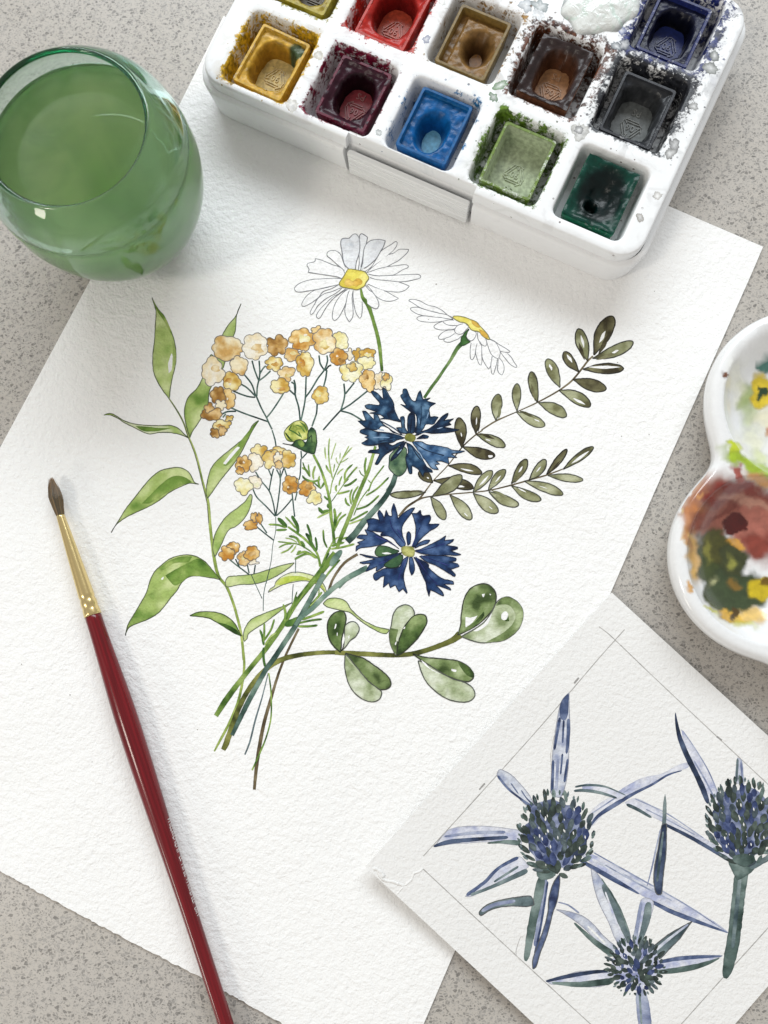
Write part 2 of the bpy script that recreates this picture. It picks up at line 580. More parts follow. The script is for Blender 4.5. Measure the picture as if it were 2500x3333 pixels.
YAR = {'p': Pal((240, 228, 196), (225, 196, 142), (206, 164, 98), spread=1.5, size=.75, edge=.86, line=(116, 110, 106), lw=.00024),
       'w': Pal((240, 235, 222), (235, 219, 184), (226, 194, 132), bias=.12, size=.75, edge=.92, line=(122, 118, 116), lw=.00024),
       'y': Pal((238, 226, 174), (217, 187, 108), (194, 152, 66), spread=1.6, size=.7, edge=.84, line=(114, 108, 98), lw=.00024),
       'o': Pal((236, 208, 150), (209, 164, 88), (186, 128, 52), spread=1.6, size=.7, edge=.84, line=(114, 102, 90), lw=.00024),
       'b': Pal((222, 190, 136), (186, 144, 80), (148, 106, 50), spread=1.6, size=.7, edge=.82, line=(108, 94, 78), lw=.00024),
       'l': Pal((240, 238, 212), (232, 222, 160), (218, 192, 104), bias=.08, size=.7, edge=.9, line=(126, 123, 116), lw=.00024)}
TLAV = Pal((214, 217, 224), (190, 195, 208), (154, 162, 186), edge=.84, spread=1.2, size=.7, line=(146, 148, 160), lw=.0002)
TLAVP = Pal((220, 221, 228), (202, 205, 219), (170, 176, 204), edge=.88, spread=1.2, size=.7, line=(166, 168, 178), lw=.00018)
TBLUE = Pal((112, 124, 154), (72, 86, 120), (44, 54, 84), edge=.72, size=.6)
TNAVY = Pal((84, 98, 124), (52, 64, 90), (32, 42, 58), edge=.75)
TSLATE = Pal((138, 152, 152), (98, 114, 118), (58, 74, 80), edge=.75)
TGREEN = Pal((126, 142, 138), (82, 100, 96), (46, 62, 58), edge=.75)
TMID = Pal((172, 179, 198), (138, 147, 174), (104, 114, 146), edge=.84)
# ------------------------------------------------------------------ the bouquet on the big sheet
def part(name, build, parent=PAPER, label=None, g=G_PAPER):
    s = Sheet(g)
    build(s)
    return s.done(name, parent, label)

def shape_obj(name, parent, reg, s, pal, g=G_PAPER, gaps=(), dark=(), lines=(), outline=True, openline=False):
    sh = Sheet(g)
    k = rnd_id()
    sh.fill(reg, s, pal, k, outline=outline and not openline)
    if openline:
        sh.line2(sh.world(reg, s), pal.lw, pal.line, k)
    for q in dark:
        sh.fill(reg, q[0], q[1], rnd_id(), outline=False)
    for q in gaps:
        sh.fill(reg, q, WHITE, rnd_id(), outline=False)
    for q in lines:
        sh.line2(sh.world(reg, q), pal.lw, pal.line, k)
    return sh.done(name, parent)

# ---- leafy light green sprig
def b(s):
    s.stroke('I', "690,1095,12 760,1200,14 820,1310,16 870,1450,18 910,1540,18 950,1659,18 990,1831,20 1015,1921,22 1045,2041,26 1060,2221,28 1080,2401,28 1105,2571,30 1140,2701,28 1210,2791,26 1270,2941,24 1310,3081,24 1345,3241,24 1365,3451,24", STEML, 3, taper=False)
    s.stroke('M', "520,800,22 540,1000,22 520,1180,24 480,1350,24 400,1540,24 320,1690,22 270,1785,14", STEML, 4, taper=False)
    s.line('I', "690,1095 760,1200 820,1310 866,1450 903,1540 942,1659 983,1831 1006,1921 1034,2041 1050,2221", col=(96, 102, 80))
sprig = part("painted_leafy_sprig", b)
for s_, pal, dark, gaps in [
    ("540,190 560,240 600,300 650,360 700,470 735,560 755,680 750,790 725,900 705,1000 695,1100 640,1030 580,930 550,840 545,720 560,580 570,420 575,310 555,240", LEAFP, [("545,200 600,300 655,365 705,470 722,530 690,480 640,390 590,320", LEAFD), ("722,570 756,680 750,790 732,850 728,700", LEAF)], ["685,780 715,690 725,720 715,840 690,870"]),
    ("1340,245 1300,350 1290,480 1260,560 1210,620 1140,600 1170,530 1230,430 1290,360", LEAF, [], []),
    ("1070,700 1120,730 1200,740 1180,820 1060,1020 1040,1180 985,1270 940,1340 900,1400 880,1450 850,1350 830,1250 835,1170 870,1080 940,1010 990,920 1030,780", LEAF, [], []),
    ("105,1248 150,1232 200,1245 270,1290 370,1325 500,1340 620,1342 710,1340 780,1370 830,1420 870,1455 800,1425 700,1405 600,1405 520,1418 460,1400 380,1360 290,1315 220,1270 160,1245", Pal((226, 232, 202), (206, 216, 172), (160, 184, 104), line=(78, 88, 62)), [("390,1345 460,1390 560,1395 650,1380 710,1365 600,1362 500,1352", LEAFD), ("110,1246 150,1234 205,1248 160,1245", LEAFD)], []),
    ("1500,1296 1440,1391 1370,1531 1300,1651 1230,1741 1150,1841 1080,1941 1040,1996 1025,1951 1040,1831 1065,1741 1110,1671 1200,1591 1300,1511 1380,1441 1450,1331", LEAF, [("1500,1296 1450,1340 1330,1490 1290,1560 1180,1700 1220,1700 1330,1580 1440,1391", LEAFD)], ["1310,1531 1250,1591 1180,1681 1200,1691 1270,1611 1330,1541"])]:
    shape_obj("leaf", sprig, 'I', s_, pal, gaps=gaps, dark=dark)
for s_, pal, dark, gaps in [
    ("170,785 210,720 260,640 310,560 390,460 460,370 540,280 620,225 700,205 780,198 850,225 890,270 920,330 960,350 880,340 800,370 700,420 610,490 500,555 400,600 300,650 220,710", LEAF, [("450,520 540,430 620,350 720,280 820,280 900,330 800,360 690,415 600,470 520,520", LEAFD)], []),
    ("1105,1000 1085,930 1100,820 1140,730 1190,660 1240,610 1310,560 1380,500 1420,440 1440,450 1430,530 1400,610 1350,680 1290,730 1230,760 1190,830 1150,920", LEAFP, [], []),
    ("300,1710 320,1620 370,1530 430,1430 490,1320 520,1220 560,1140 620,1080 700,1020 790,990 880,985 950,1005 1020,1050 1090,1130 1150,1205 1060,1190 970,1175 880,1180 810,1230 760,1310 700,1380 640,1460 580,1520 490,1570 410,1600 330,1640", LEAF, [("660,1170 760,1110 860,1060 960,1020 1060,1100 1140,1195 1000,1180 880,1178 800,1235 740,1260", LEAFD), ("600,1110 700,1035 800,1000 900,1000 860,1050 740,1060 640,1120", LEAFD)], ["622,1195 645,1180 640,1205 625,1208"]),
    ("880,1532 950,1500 1050,1495 1150,1510 1230,1550 1290,1610 1320,1670 1345,1715 1280,1690 1200,1640 1120,1590 1050,1555 960,1540", LEAFD, [("1120,1590 1210,1610 1300,1660 1340,1712 1280,1690 1200,1640", Pal((96, 130, 60), (70, 104, 40), (40, 68, 22)))], [])]:
    shape_obj("leaf", sprig, 'J', s_, pal, gaps=gaps, dark=dark)
for s_, pal, dark in [
    ("385,305 370,260 395,215 480,205 620,190 740,155 860,115 990,88 960,120 860,190 740,250 620,280 500,285", LEAFP, []),
    ("755,355 775,320 810,300 830,250 900,200 980,172 1080,180 1160,205 1220,240 1260,290 1280,350 1270,370 1230,310 1170,270 1080,250 980,262 880,290", Pal((232, 236, 214), (214, 224, 160), (190, 206, 90), line=(104, 108, 100)), [("815,285 860,230 960,205 1080,215 1160,250 1080,245 980,255 880,285", LIME), ("1170,250 1230,280 1270,350 1230,310", LIME)]),
    ("540,795 530,740 550,670 600,600 680,560 780,520 900,475 970,445 880,510 800,570 720,630 640,680 575,730 565,770", LEAFP, [])]:
    shape_obj("leaf", sprig, 'M', s_, pal, dark=dark)
shape_obj("leaf", sprig, 'N', "115,255 150,220 220,215 280,240 320,300 400,370 500,420 590,440 570,470 520,460 430,410 360,360 310,320 230,300 150,280", LEAFP)

# ---- yarrow: thin branching stems, then the bumpy florets
def yar_stems(s):
    for w, reg, lst in ((22, 'B', ["1110,1490 1040,1360 980,1220 965,1180", "980,1200 985,1080 1005,990", "1005,990 950,850 915,720", "1010,985 1020,880 1010,720", "1020,900 1060,830 1100,790", "1010,990 1080,940 1165,860", "960,1190 910,1040 810,910", "960,1200 850,1090 750,1030", "960,1215 880,1210 780,1180 660,1130", "1110,1490 1170,1420 1260,1290 1360,1130", "1130,1545 1000,1500 800,1430 610,1350", "700,1405 580,1410 500,1450", "560,1440 520,1490", "1110,1490 1140,1560 1185,1650"]),
                        (23, 'C', ["320,1530 300,1350 255,1190 240,1040 200,1010", "255,1190 160,1105", "255,1160 255,1050 235,980", "330,1530 370,1350 390,1220 400,940", "390,1220 470,1110 560,960 650,840 690,720 680,650", "640,840 590,760 575,650", "660,860 700,800 740,780", "635,1075 665,960 680,850", "550,1285 540,1430 500,1550 480,1610", "630,1658 750,1520 870,1390", "870,1390 920,1200 910,1030", "930,1170 1050,1020", "870,1390 1000,1310 1230,1130", "870,1400 1010,1440 1160,1530"]),
                        (19, 'K', ["770,0 810,130 825,235", "545,560 620,680 730,820 780,960 815,1150", "730,820 760,650 790,520", "760,620 705,490", "820,1160 860,900 880,650 830,530", "880,650 880,540", "880,650 935,500", "935,510 970,620", "515,800 560,900 700,1040 815,1165", "830,1155 920,1070 1040,930", "1040,850 1050,950 1075,1170", "1110,830 1080,950", "570,1310 680,1400 790,1485", "620,1270 700,1390", "200,1750 300,1830 460,1950", "275,1740 330,1850", "435,1810 460,1930", "545,1820 525,1940", "1240,310 1170,385 1160,280", "1160,385 1150,600 1135,670"])):
        for q in lst:
            s.stroke(reg, q, STEMT, rnd_id(), w=w, taper=False)
    for q in ("818,1170 820,1350 780,1550 760,1750 730,1900 690,2074", "1090,1740 1085,1910"):
        s.stroke('K', q, STEMT, rnd_id(), w=9, taper=False)
    for q in ("770,140 740,250 715,370 710,520", "600,190 640,280 700,410", "1003,60 1000,180", "980,280 970,440 975,540"):
        s.stroke('M', q, STEMT, rnd_id(), w=7, taper=False)
yarrow = part("painted_yarrow", yar_stems)

def floret(reg, cx, cy, rx, ry, kind, lobes=8):
    """a clump of uneven scallops"""
    k = rnd_id()
    rr = random.Random(int(k * 100))
    pts = []
    a = rr.uniform(0, 6.28)
    end = a + 2 * math.pi
    # the outline of a heap of little round petals
    nl = rr.choice((6, 7, 7, 8)) if rx > 80 else rr.choice((4, 5, 6))
    disc = [(0, 0, .58)]
    for i in range(nl):
        t = a + (i + rr.uniform(-.22, .22)) / nl * 2 * math.pi
        dd = rr.uniform(.48, .72)
        disc.append((dd * math.cos(t), dd * math.sin(t), rr.uniform(.30, .44)))
    N = 46
    for i in range(N):
        t = a + i / N * 2 * math.pi
        ux, uy = math.cos(t), math.sin(t)
        best = .3
        for x, y, r in disc:
            pr = x * ux + y * uy
            h2 = r * r - (x * x + y * y - pr * pr)
            if h2 > 0:
                best = max(best, pr + math.sqrt(h2))
        pts.append("%.1f,%.1f" % (cx + 1.1 * rx * best * ux, cy + 1.1 * ry * best * uy))
    sh = Sheet(G_PAPER)
    sh.fill(reg, " ".join(pts), YAR[kind], k)
    # one deeper drop of colour inside
    if kind in 'pwyo' and rx > 80 and rr.random() < .75:
        deep = {'p': 'y', 'w': 'p', 'y': 'o', 'o': 'b'}[kind] if rr.random() < .8 else 'l'
        ox, oy = cx + rx * rr.uniform(-.38, .38), cy + ry * rr.uniform(-.3, .4)
        q = []
        for i in range(9):
            a = i / 9 * 2 * math.pi
            q.append("%.1f,%.1f" % (ox + rx * .5 * rr.uniform(.45, 1.25) * math.cos(a), oy + ry * .4 * rr.uniform(.45, 1.25) * math.sin(a)))
        sh.fill(reg, " ".join(q), YAR[deep], k + .5, outline=False)
        if rr.random() < .6:
            ox, oy = cx + rx * rr.uniform(-.4, .4), cy + ry * rr.uniform(-.4, .4)
            sh.fill(reg, " ".join("%.1f,%.1f" % (ox + rx * .16 * rr.uniform(.5, 1.3) * math.cos(a), oy + ry * .14 * rr.uniform(.5, 1.3) * math.sin(a)) for a in (0, 1.1, 2.2, 3.3, 4.5, 5.5)), YAR['w'], k + .7, outline=False)
    return sh.done("floret", yarrow)

for reg, lst in (('B', [(500, 1600, 125, 75, 'y'), (600, 1500, 60, 45, 'y'), (1235, 525, 140, 145, 'b'), (590, 555, 210, 155, 'p'), (950, 535, 185, 185, 'w'), (735, 790, 110, 120, 'p'), (395, 880, 165, 178, 'w'), (640, 1000, 120, 130, 'y'),
                        (1215, 760, 115, 95, 'y'), (600, 1225, 95, 130, 'o'), (460, 1190, 95, 115, 'b'), (490, 1320, 75, 70, 'p'), (370, 1440, 140, 95, 'b'), (345, 1360, 70, 75, 'b'), (1375, 895, 120, 95, 'p'), (1295, 1070, 130, 105, 'y')]),
                 ('I', [(1105, 1410, 45, 45, 'b'), (1172, 1392, 36, 44, 'b')]),
                 ('C', [(535, 310, 75, 60, 'o'), (860, 455, 105, 115, 'l'), (355, 430, 178, 155, 'o'), (640, 465, 165, 170, 'p'), (350, 640, 60, 55, 'w'), (205, 635, 105, 90, 'p'), (380, 775, 112, 165, 'y'), (985, 640, 60, 80, 'w'), (840, 675, 112, 115, 'o'),
                        (1090, 635, 75, 85, 'y'), (1225, 640, 110, 85, 'y'), (1215, 745, 120, 90, 'l'), (1020, 880, 150, 145, 'l'), (1020, 810, 75, 70, 'y'), (1400, 1000, 90, 120, 'w'), (1240, 980, 110, 140, 'o'), (1480, 1000, 78, 120, 'l'), (1480, 940, 50, 50, 'o'), (600, 1190, 110, 115, 'y')]),
                 ('K', [(600, 290, 110, 95, 'y'), (540, 430, 95, 130, 'w'), (385, 450, 100, 115, 'o'), (340, 550, 55, 55, 'o'), (850, 300, 130, 70, 'y'), (985, 395, 100, 125, 'y'), (760, 385, 125, 125, 'y'), (850, 375, 62, 80, 'w'), (860, 470, 60, 55, 'p'), (540, 700, 95, 85, 'w'), (385, 755, 112, 110, 'l'),
                        (1100, 730, 50, 70, 'y'), (1015, 740, 105, 112, 'o'), (1235, 790, 108, 98, 'o'), (1350, 920, 102, 102, 'l'), (470, 1285, 90, 60, 'o'), (530, 1180, 50, 68, 'o'), (598, 1195, 44, 75, 'o'), (245, 1590, 88, 92, 'o'), (160, 1665, 102, 95, 'o'), (510, 1785, 80, 42, 'w'), (385, 1720, 85, 100, 'p'), (500, 1670, 105, 95, 'o')])):
    for q in lst:
        floret(reg, *q)

# ---- feathery green foliage and the stems of the daisies
def b(s):
    HL = [("770,690 735,500 730,350 740,250", 16, HERBP), ("700,480 690,400 690,345", 16, HERBP), ("755,480 780,390 810,300", 12, HERBP), ("765,640 720,590 700,540", 22, HERBP), ("780,620 795,530", 14, HERBP),
          ("745,860 770,720 850,530 950,335", 13, HERB), ("860,500 930,410 985,350", 15, HERBP), ("840,540 810,490 815,460", 12, HERBP), ("855,520 900,495 945,465", 12, HERBP), ("850,480 855,410", 12, HERBP), ("820,650 850,610 890,580", 16, HERBP),
          ("760,940 830,840 900,740 950,690", 10, HERB), ("905,720 905,640 940,580 990,535", 22, HERB), ("890,740 960,650 1040,560", 20, HERB), ("890,770 960,750 1035,690", 26, HERB), ("840,770 850,720 875,660", 18, HERB), ("815,830 805,790 820,760", 24, HERB), ("820,855 890,840 960,820", 22, HERB),
          ("640,700 560,720 470,690 445,655", 22, HERB), ("530,670 480,590 440,570", 26, HERB), ("510,640 465,560 450,510", 16, HERB), ("530,650 515,590 510,535", 18, HERB), ("570,700 560,640 585,550", 22, HERBP), ("650,800 600,760 560,720", 16, HERB), ("640,800 620,730 630,660", 22, HERB), ("650,790 690,720", 24, HERB),
          ("735,930 690,890 685,875", 22, HERBD), ("735,1030 660,1050 620,1000", 38, HERBD), ("740,1050 670,1080 605,1115", 20, HERBP), ("725,1010 720,960", 30, HERBD),
          ("1130,660 1120,560 1135,460", 24, HERB), ("1120,670 1080,640 1060,595", 12, HERB), ("1190,740 1150,700", 14, HERB), ("1160,830 1200,720 1330,545", 16, HERB), ("1130,875 1250,800 1380,675", 20, HERB), ("1040,990 1080,910 1170,790", 12, HERB), ("960,985 920,950 910,895", 24, HERB), ("975,970 960,880 985,800", 20, HERB), ("990,950 995,860 1050,770", 20, HERB), ("1020,1025 1150,980 1275,870", 22, HERB), ("1000,1090 1040,990", 12, HERB), ("960,1150 1050,1100 1155,1040", 22, HERB), ("950,1180 1060,1140 1130,1110", 18, HERBP),
          ("800,1230 850,1130 920,1070", 22, HERB), ("800,1220 820,1120 870,1050", 22, HERB), ("790,1260 800,1100 790,1010", 30, HERB), ("715,1440 680,1360 670,1240", 22, HERB), ("740,1440 790,1350 840,1320", 18, HERBP), ("840,1370 880,1340 940,1320", 20, HERB), ("750,1450 880,1430 1010,1395", 24, HERBP), ("760,1420 840,1390 900,1380", 30, HERB)]
    for q, w, p in HL:
        s.stroke('L', q, p, rnd_id(), w=w)
    # stems
    s.stroke('L', "565,430,26 640,580,26 690,720,28 725,850,28 745,960,36 755,1100,34 775,1230,30 790,1390,36", HERB, 5, taper=False)
    s.stroke('L', "1235,340,30 1210,430,32 1160,600,38 1100,740,40 1040,880,42 990,1010,44 930,1160,44 860,1330,46 820,1440,36", STEMG, 6, taper=False)
    s.stroke('L', "640,1640,30 600,1490,24 480,1350,26 390,1280,26 290,1210,22", HERB, 7, taper=False)
    s.stroke('L', "660,1640,32 700,1530,30 745,1430,24", HERB, 7, taper=False)
    HL = [("280,1215 220,1150 180,1115", 46, HERBD), ("270,1220 180,1190 80,1185", 22, HERB), ("280,1240 210,1245 160,1245", 26, HERBD), ("400,1280 390,1200 330,1090", 38, HERBD), ("380,1230 300,1140 260,1100", 20, HERB), ("590,1480 540,1380 500,1300 480,1280", 34, HERBD), ("545,1380 530,1280 495,1180", 26, HERBD), ("600,1470 600,1400 585,1320", 24, HERBD),
          ("640,1640 620,1560 540,1480 430,1410 360,1390 180,1370", 14, HERB), ("430,1410 380,1330 300,1310", 26, HERB), ("390,1380 330,1345 260,1330", 12, HERBP), ("340,1390 260,1400 190,1435", 16, HERB), ("350,1400 290,1460 210,1495", 18, HERBP), ("380,1410 350,1460 320,1490", 16, HERBP), ("470,1440 450,1390 425,1365", 32, HERB), ("610,1540 540,1510 470,1480 380,1510", 24, HERB), ("600,1550 500,1500 360,1560", 24, HERB), ("430,1470 390,1490", 30, HERB)]
    for q, w, p in HL:
        s.stroke('L', q, p, rnd_id(), w=w)
herb = part("painted_feathery_foliage", b)

# ---- eucalyptus-like sprigs
def leaf_pts(reg, b_, t_, w, belly=.58):
    (x0, y0), (x1, y1) = b_, t_
    L = math.hypot(x1 - x0, y1 - y0)
    ux, uy = (x1 - x0) / L, (y1 - y0) / L
    rr = random.Random(int(x0 * 7 + y0 * 3))
    bend = rr.uniform(-.05, .05) * L
    out = []
    prof = [(0, .04), (.1, .26), (.25, .62), (.42, .9), (belly, 1.0), (.75, .94), (.9, .64), (.97, .34)]
    for s_ in (1, -1):
        seq = prof if s_ > 0 else prof[::-1]
        for t, q in seq:
            q2 = q * (1 + rr.uniform(-.05, .05))
            bx = math.sin(t * math.pi) * bend
            out.append((x0 + ux * L * t - uy * (s_ * q2 * w / 2 + bx), y0 + uy * L * t + ux * (s_ * q2 * w / 2 + bx)))
        if s_ > 0:
            out.append((x1, y1))
    return " ".join("%.1f,%.1f" % p for p in out)

def leaf_gap(b_, t_, w, a, c, off, wd):
    (x0, y0), (x1, y1) = b_, t_
    L = math.hypot(x1 - x0, y1 - y0)
    ux, uy = (x1 - x0) / L, (y1 - y0) / L
    P = lambda t, o: "%.1f,%.1f" % (x0 + ux * L * t - uy * o * w / 2, y0 + uy * L * t + ux * o * w / 2)
    m = (a + c) / 2
    return " ".join((P(a, off), P(m - .03, off + wd), P(c, off + wd * .3), P(m + .05, off - wd * .5)))

def euc_leaf(par, reg, b_, t_, w, pal, gap=None, darkhalf=0):
    dk = []
    if darkhalf:
        dp = {id(EUC): EUCD, id(EUCP): EUC, id(EUCD): Pal((84, 78, 54), (66, 60, 42), (44, 40, 28))}[id(pal)]
        dk = [(leaf_gap(b_, t_, w, .04, .62, .45 * darkhalf, .4 * darkhalf), dp)]
    return shape_obj("leaf", par, reg, leaf_pts(reg, b_, t_, w), pal, dark=dk, gaps=[leaf_gap(b_, t_, w, *gap)] if gap else ())

def b(s):
    s.stroke('G', "1225,405,14 1180,450,16 1060,600,16 945,690,14 765,790,12 590,870,9 420,945,14 300,1020,12", BROWN, 11, taper=False)
    s.stroke('H', "760,0,11 690,50,11 600,135,11 490,275,9 380,390,9 320,470,12 270,530,16 180,590,18 115,665,18", BROWN, 12, taper=False)
euc = part("painted_eucalyptus_sprig", b, label="longer upper sprig of olive leaves")
for q in [((1235, 395), (1390, 75), 130, EUCD, (.3, .62, -.1, .28), 1), ((1225, 425), (1560, 290), 95, EUC, (.45, .62, .3, .3), 1), ((1145, 515), (1480, 510), 85, EUCD, (.12, .92, -.42, .4), 0), ((1182, 445), (1105, 180), 100, EUC, (.4, .8, .0, .28), -1),
          ((1060, 600), (1335, 680), 95, EUCD, None, 0), ((1108, 535), (985, 370), 80, EUCD, (.45, .85, .0, .4), 0), ((945, 690), (1205, 820), 100, EUC, (.45, .85, .1, .3), 0), ((950, 665), (845, 430), 95, EUCP, (.6, .82, -.1, .3), 0),
          ((765, 790), (715, 535), 75, EUC, None, -1), ((775, 795), (1005, 905), 95, EUCP, None, 0), ((595, 860), (595, 635), 72, EUCP, None, 0), ((590, 870), (825, 985), 85, EUCP, (.6, .8, -.3, .16), -1), ((420, 940), (440, 722), 85, EUCP, None, 1)]:
    euc_leaf(euc, 'G', *q)
for q in [((715, 35), (935, 125), 75, EUC, (.3, .5, .1, .2), -1), ((610, 130), (855, 200), 82, EUCD, (.8, .94, .2, .4), 0), ((500, 275), (755, 330), 72, EUCD, (.35, .75, .0, .26), 0), ((385, 390), (690, 445), 80, EUCD, (.55, .78, .1, .3), 0), ((375, 405), (270, 320), 75, EUCD, (.3, .45, .1, .2), 0), ((320, 480), (50, 500), 55, EUC, None, 1)]:
    euc_leaf(euc, 'H', *q)
for q in [((1490, 700), (1500, 405), 100, EUCD, (.3, .6, .0, .2), 1), ((1340, 850), (1305, 530), 120, EUCD, (.35, .5, .1, .16), 0)]:
    euc_leaf(euc, 'E', *q)
def b(s):
    s.stroke('H', "115,665,18 180,590,18 280,530,14 370,510,10 500,495,10 680,480,10 810,465,10 980,425,12 1120,385,12 1260,345,12 1380,300,9", BROWN, 13, taper=False)
euc2 = part("painted_eucalyptus_sprig", b, label="shorter lower sprig of pale olive leaves")
for q in [((1385, 300), (1615, 130), 60, EUC, (.25, .85, .05, .5), 0), ((1255, 340), (1410, 150), 50, EUCD, None, 1), ((1265, 350), (1535, 385), 58, EUCP, None, 0), ((1120, 385), (1245, 228), 72, EUC, (.4, .7, .1, .2), 0), ((1085, 395), (1380, 495), 72, EUCP, (.35, .6, -.1, .1), 0),
          ((985, 410), (1100, 225), 72, EUC, (.45, .72, .0, .3), 1), ((985, 430), (1210, 540), 70, EUCP, (.2, .5, -.2, .2), 0), ((805, 465), (935, 305), 68, EUCP, (.4, .75, .0, .24), 0), ((810, 475), (1038, 580), 75, EUCP, None, -1), ((688, 480), (835, 315), 72, EUCP, (.3, .8, .0, .3), 0),
          ((690, 490), (878, 635), 92, EUCP, (.65, .8, .1, .12), 0), ((510, 500), (672, 690), 86, EUCP, (.7, .85, .1, .16), 0), ((362, 515), (470, 690), 76, EUCP, None, 0), ((375, 510), (600, 350), 95, EUC, None, 0)]:
    euc_leaf(euc2, 'H', *q)

# ---- crossing stems of the bouquet
def b(s):
    s.stroke('M', "1360,0,60 1245,150,56 1130,290,50 1005,450,46 890,640,44 752,840,42 615,1010,42 480,1180,46 370,1330,52 285,1465,40", STEMG, 21, taper=False)
    for q in ("1300,0,18 1215,160,20 1120,300,18 1000,470,16 880,640,14", "1400,60,16 1290,190,18 1190,330,16 1090,470,14"):
        s.stroke('M', q, HERB, rnd_id(), taper=False)
    s.stroke('M', "1560,10,24 1440,90,24 1340,230,22 1290,370,24", BROWN, 22, taper=False)
    s.stroke('M', "1030,680,22 960,820,22 900,950,22 840,1110,24 780,1310,28 720,1520,32 680,1720,34 650,1920,32 630,2130,26", BROWN, 23, taper=False)
    s.stroke('M', "755,1080,10 700,1300,12 640,1500,16 590,1700,16 545,1815,14", TSLATE, 24, taper=False)
    s.stroke('M', "760,1080,12 780,1250,14 780,1480,14 740,1650,14 680,1800,16 610,1955,14", HERB, 25, taper=False)
    for q, w, p in [("905,650 1000,610 1040,580", 60, HERBD), ("1020,660 1110,660 1200,650", 20, HERB), ("1030,630 1150,605 1240,595", 18, HERB), ("1060,600 1170,560 1260,525", 22, HERB), ("900,640 910,540 890,460", 22, HERB), ("930,590 990,480 1010,390", 18, HERB), ("960,540 975,470 1015,345", 10, HERB), ("1110,500 1190,410 1240,350", 20, HERB), ("1130,480 1200,400 1215,320", 10, HERBP),
                    ("715,830 700,740 680,690", 22, HERBD), ("715,800 720,700 720,630", 18, HERB), ("715,790 780,690 810,595", 18, HERB), ("725,830 780,750 830,715", 16, HERBP), ("712,850 715,960 730,1030", 22, HERBD)]:
        s.stroke('M', q, p, rnd_id(), w=w)
stems = part("painted_stems", b)

# ---- sprig of round leaves
def b(s):
    s.stroke('M', "1440,895,34 1250,895,36 1050,915,40 900,950,44 780,1010,46 660,1120,44 560,1260,44 490,1400,44 430,1560,46 375,1720,52 350,1770,40", OLIVESTEM, 31, taper=False)
    s.stroke('N', "200,605,32 400,615,34 640,625,30 780,610,34 900,575,34 1040,520,40 1100,475,56", OLIVESTEM, 32, taper=False)
rnd = part("painted_round_leaf_sprig", b)
for s_, pal, gaps, dark in [
    ("245,595 262,560 268,480 270,420 300,390 335,383 365,405 375,440 350,490 310,520 280,560", RNDP, ["296,490 305,480 303,500 296,505", "248,500 265,470 268,520 252,560"], []),
    ("240,605 200,570 160,510 145,440 155,370 190,325 230,308 265,315 280,360 270,420 250,500 245,560", RNDD, ["205,400 212,402 205,430 194,436", "215,462 221,464 217,486 212,486"], []),
    ("640,630 605,560 592,480 605,410 620,330 650,285 700,262 745,275 770,310 765,350 720,390 690,440 660,520 650,590", RNDP, ["632,540 644,522 640,548 633,552"], [("600,430 655,440 640,520 660,530 640,620 605,560 592,480", RND)]),
    ("645,625 655,540 690,440 730,380 770,340 820,330 855,345 860,395 830,450 790,510 720,580 670,620", RNDD, ["692,430 705,418 704,432 694,436"], []),
    ("1085,480 1105,400 1110,330 1130,220 1170,150 1230,117 1290,113 1335,140 1360,190 1355,250 1340,290 1280,360 1220,410 1150,450", RND, ["1140,350 1175,355 1225,340 1190,390 1140,425", "1258,185 1280,183 1272,206 1264,204", "1312,182 1324,186 1318,196"], [("1120,455 1200,390 1270,310 1275,340 1220,405 1150,450", RNDD)]),
    ("1110,490 1200,440 1280,380 1330,310 1360,250 1400,215 1450,207 1510,240 1550,300 1550,370 1510,450 1420,515 1330,530 1250,535 1170,515", RNDP, ["1400,330 1425,308 1448,330 1430,370 1400,365", "1195,450 1270,400 1330,320 1300,400 1230,450"], [("1355,270 1400,215 1450,207 1510,240 1552,300 1550,370 1510,450 1420,515 1330,530 1280,532 1400,470 1470,410 1500,340 1460,270 1400,260", RND), ("1430,345 1445,335 1455,380 1425,380", RNDD)]),
    ("275,610 330,625 400,645 470,690 540,740 590,790 602,840 570,870 520,870 460,830 400,770 340,700 300,640", RND, [], []),
    ("275,615 270,700 285,790 320,870 380,930 440,958 490,958 525,935 535,890 510,865 450,820 400,765 340,690 300,640", RNDP, [], [("276,620 290,660 330,700 310,720 290,700 275,690", RND)]),
    ("760,615 850,640 960,650 1080,665 1150,700 1195,750 1195,790 1160,815 1090,805 1000,770 900,710 820,660", RND, ["1038,722 1075,730 1070,745 1040,738"], [("1080,668 1150,700 1195,750 1195,790 1150,770 1110,720", RNDD)]),
    ("800,665 820,740 860,820 930,890 1010,940 1100,962 1170,955 1207,915 1190,860 1130,820 1050,795 960,750 880,700 830,675", RNDP, ["820,660 850,680 880,715 960,760 900,735 840,690"], [])]:
    shape_obj("leaf", rnd, 'N', s_, pal, gaps=gaps, dark=dark)

# ---- green bud
def b(s):
    s.fill('L', "350,80 420,60 470,85 500,130 510,200 500,260 440,275 370,290 300,285 265,250 250,190 280,140 320,105", BUD, 41)
    for q in ("300,160 360,190 430,240", "370,110 430,130 470,190", "275,210 320,270", "330,110 300,170", "260,190 300,250 340,285", "400,180 440,250", "420,80 470,120 495,180"):
        s.stroke('L', q, HERBD, rnd_id(), w=15)
bud = part("painted_bud", b)
shape_obj("sepal", bud, 'L', "235,310 330,325 370,280 430,270 480,300 500,270 510,180 545,135 585,170 600,260 600,320 575,420 530,415 480,400 420,370 340,335", Pal((110, 140, 84), (60, 92, 56), (34, 60, 44), bias=-.02, size=.7, line=(36, 52, 42)), dark=[("395,280 440,275 470,320 440,350 400,320", HERB)], lines=["515,260 545,220 550,300"])

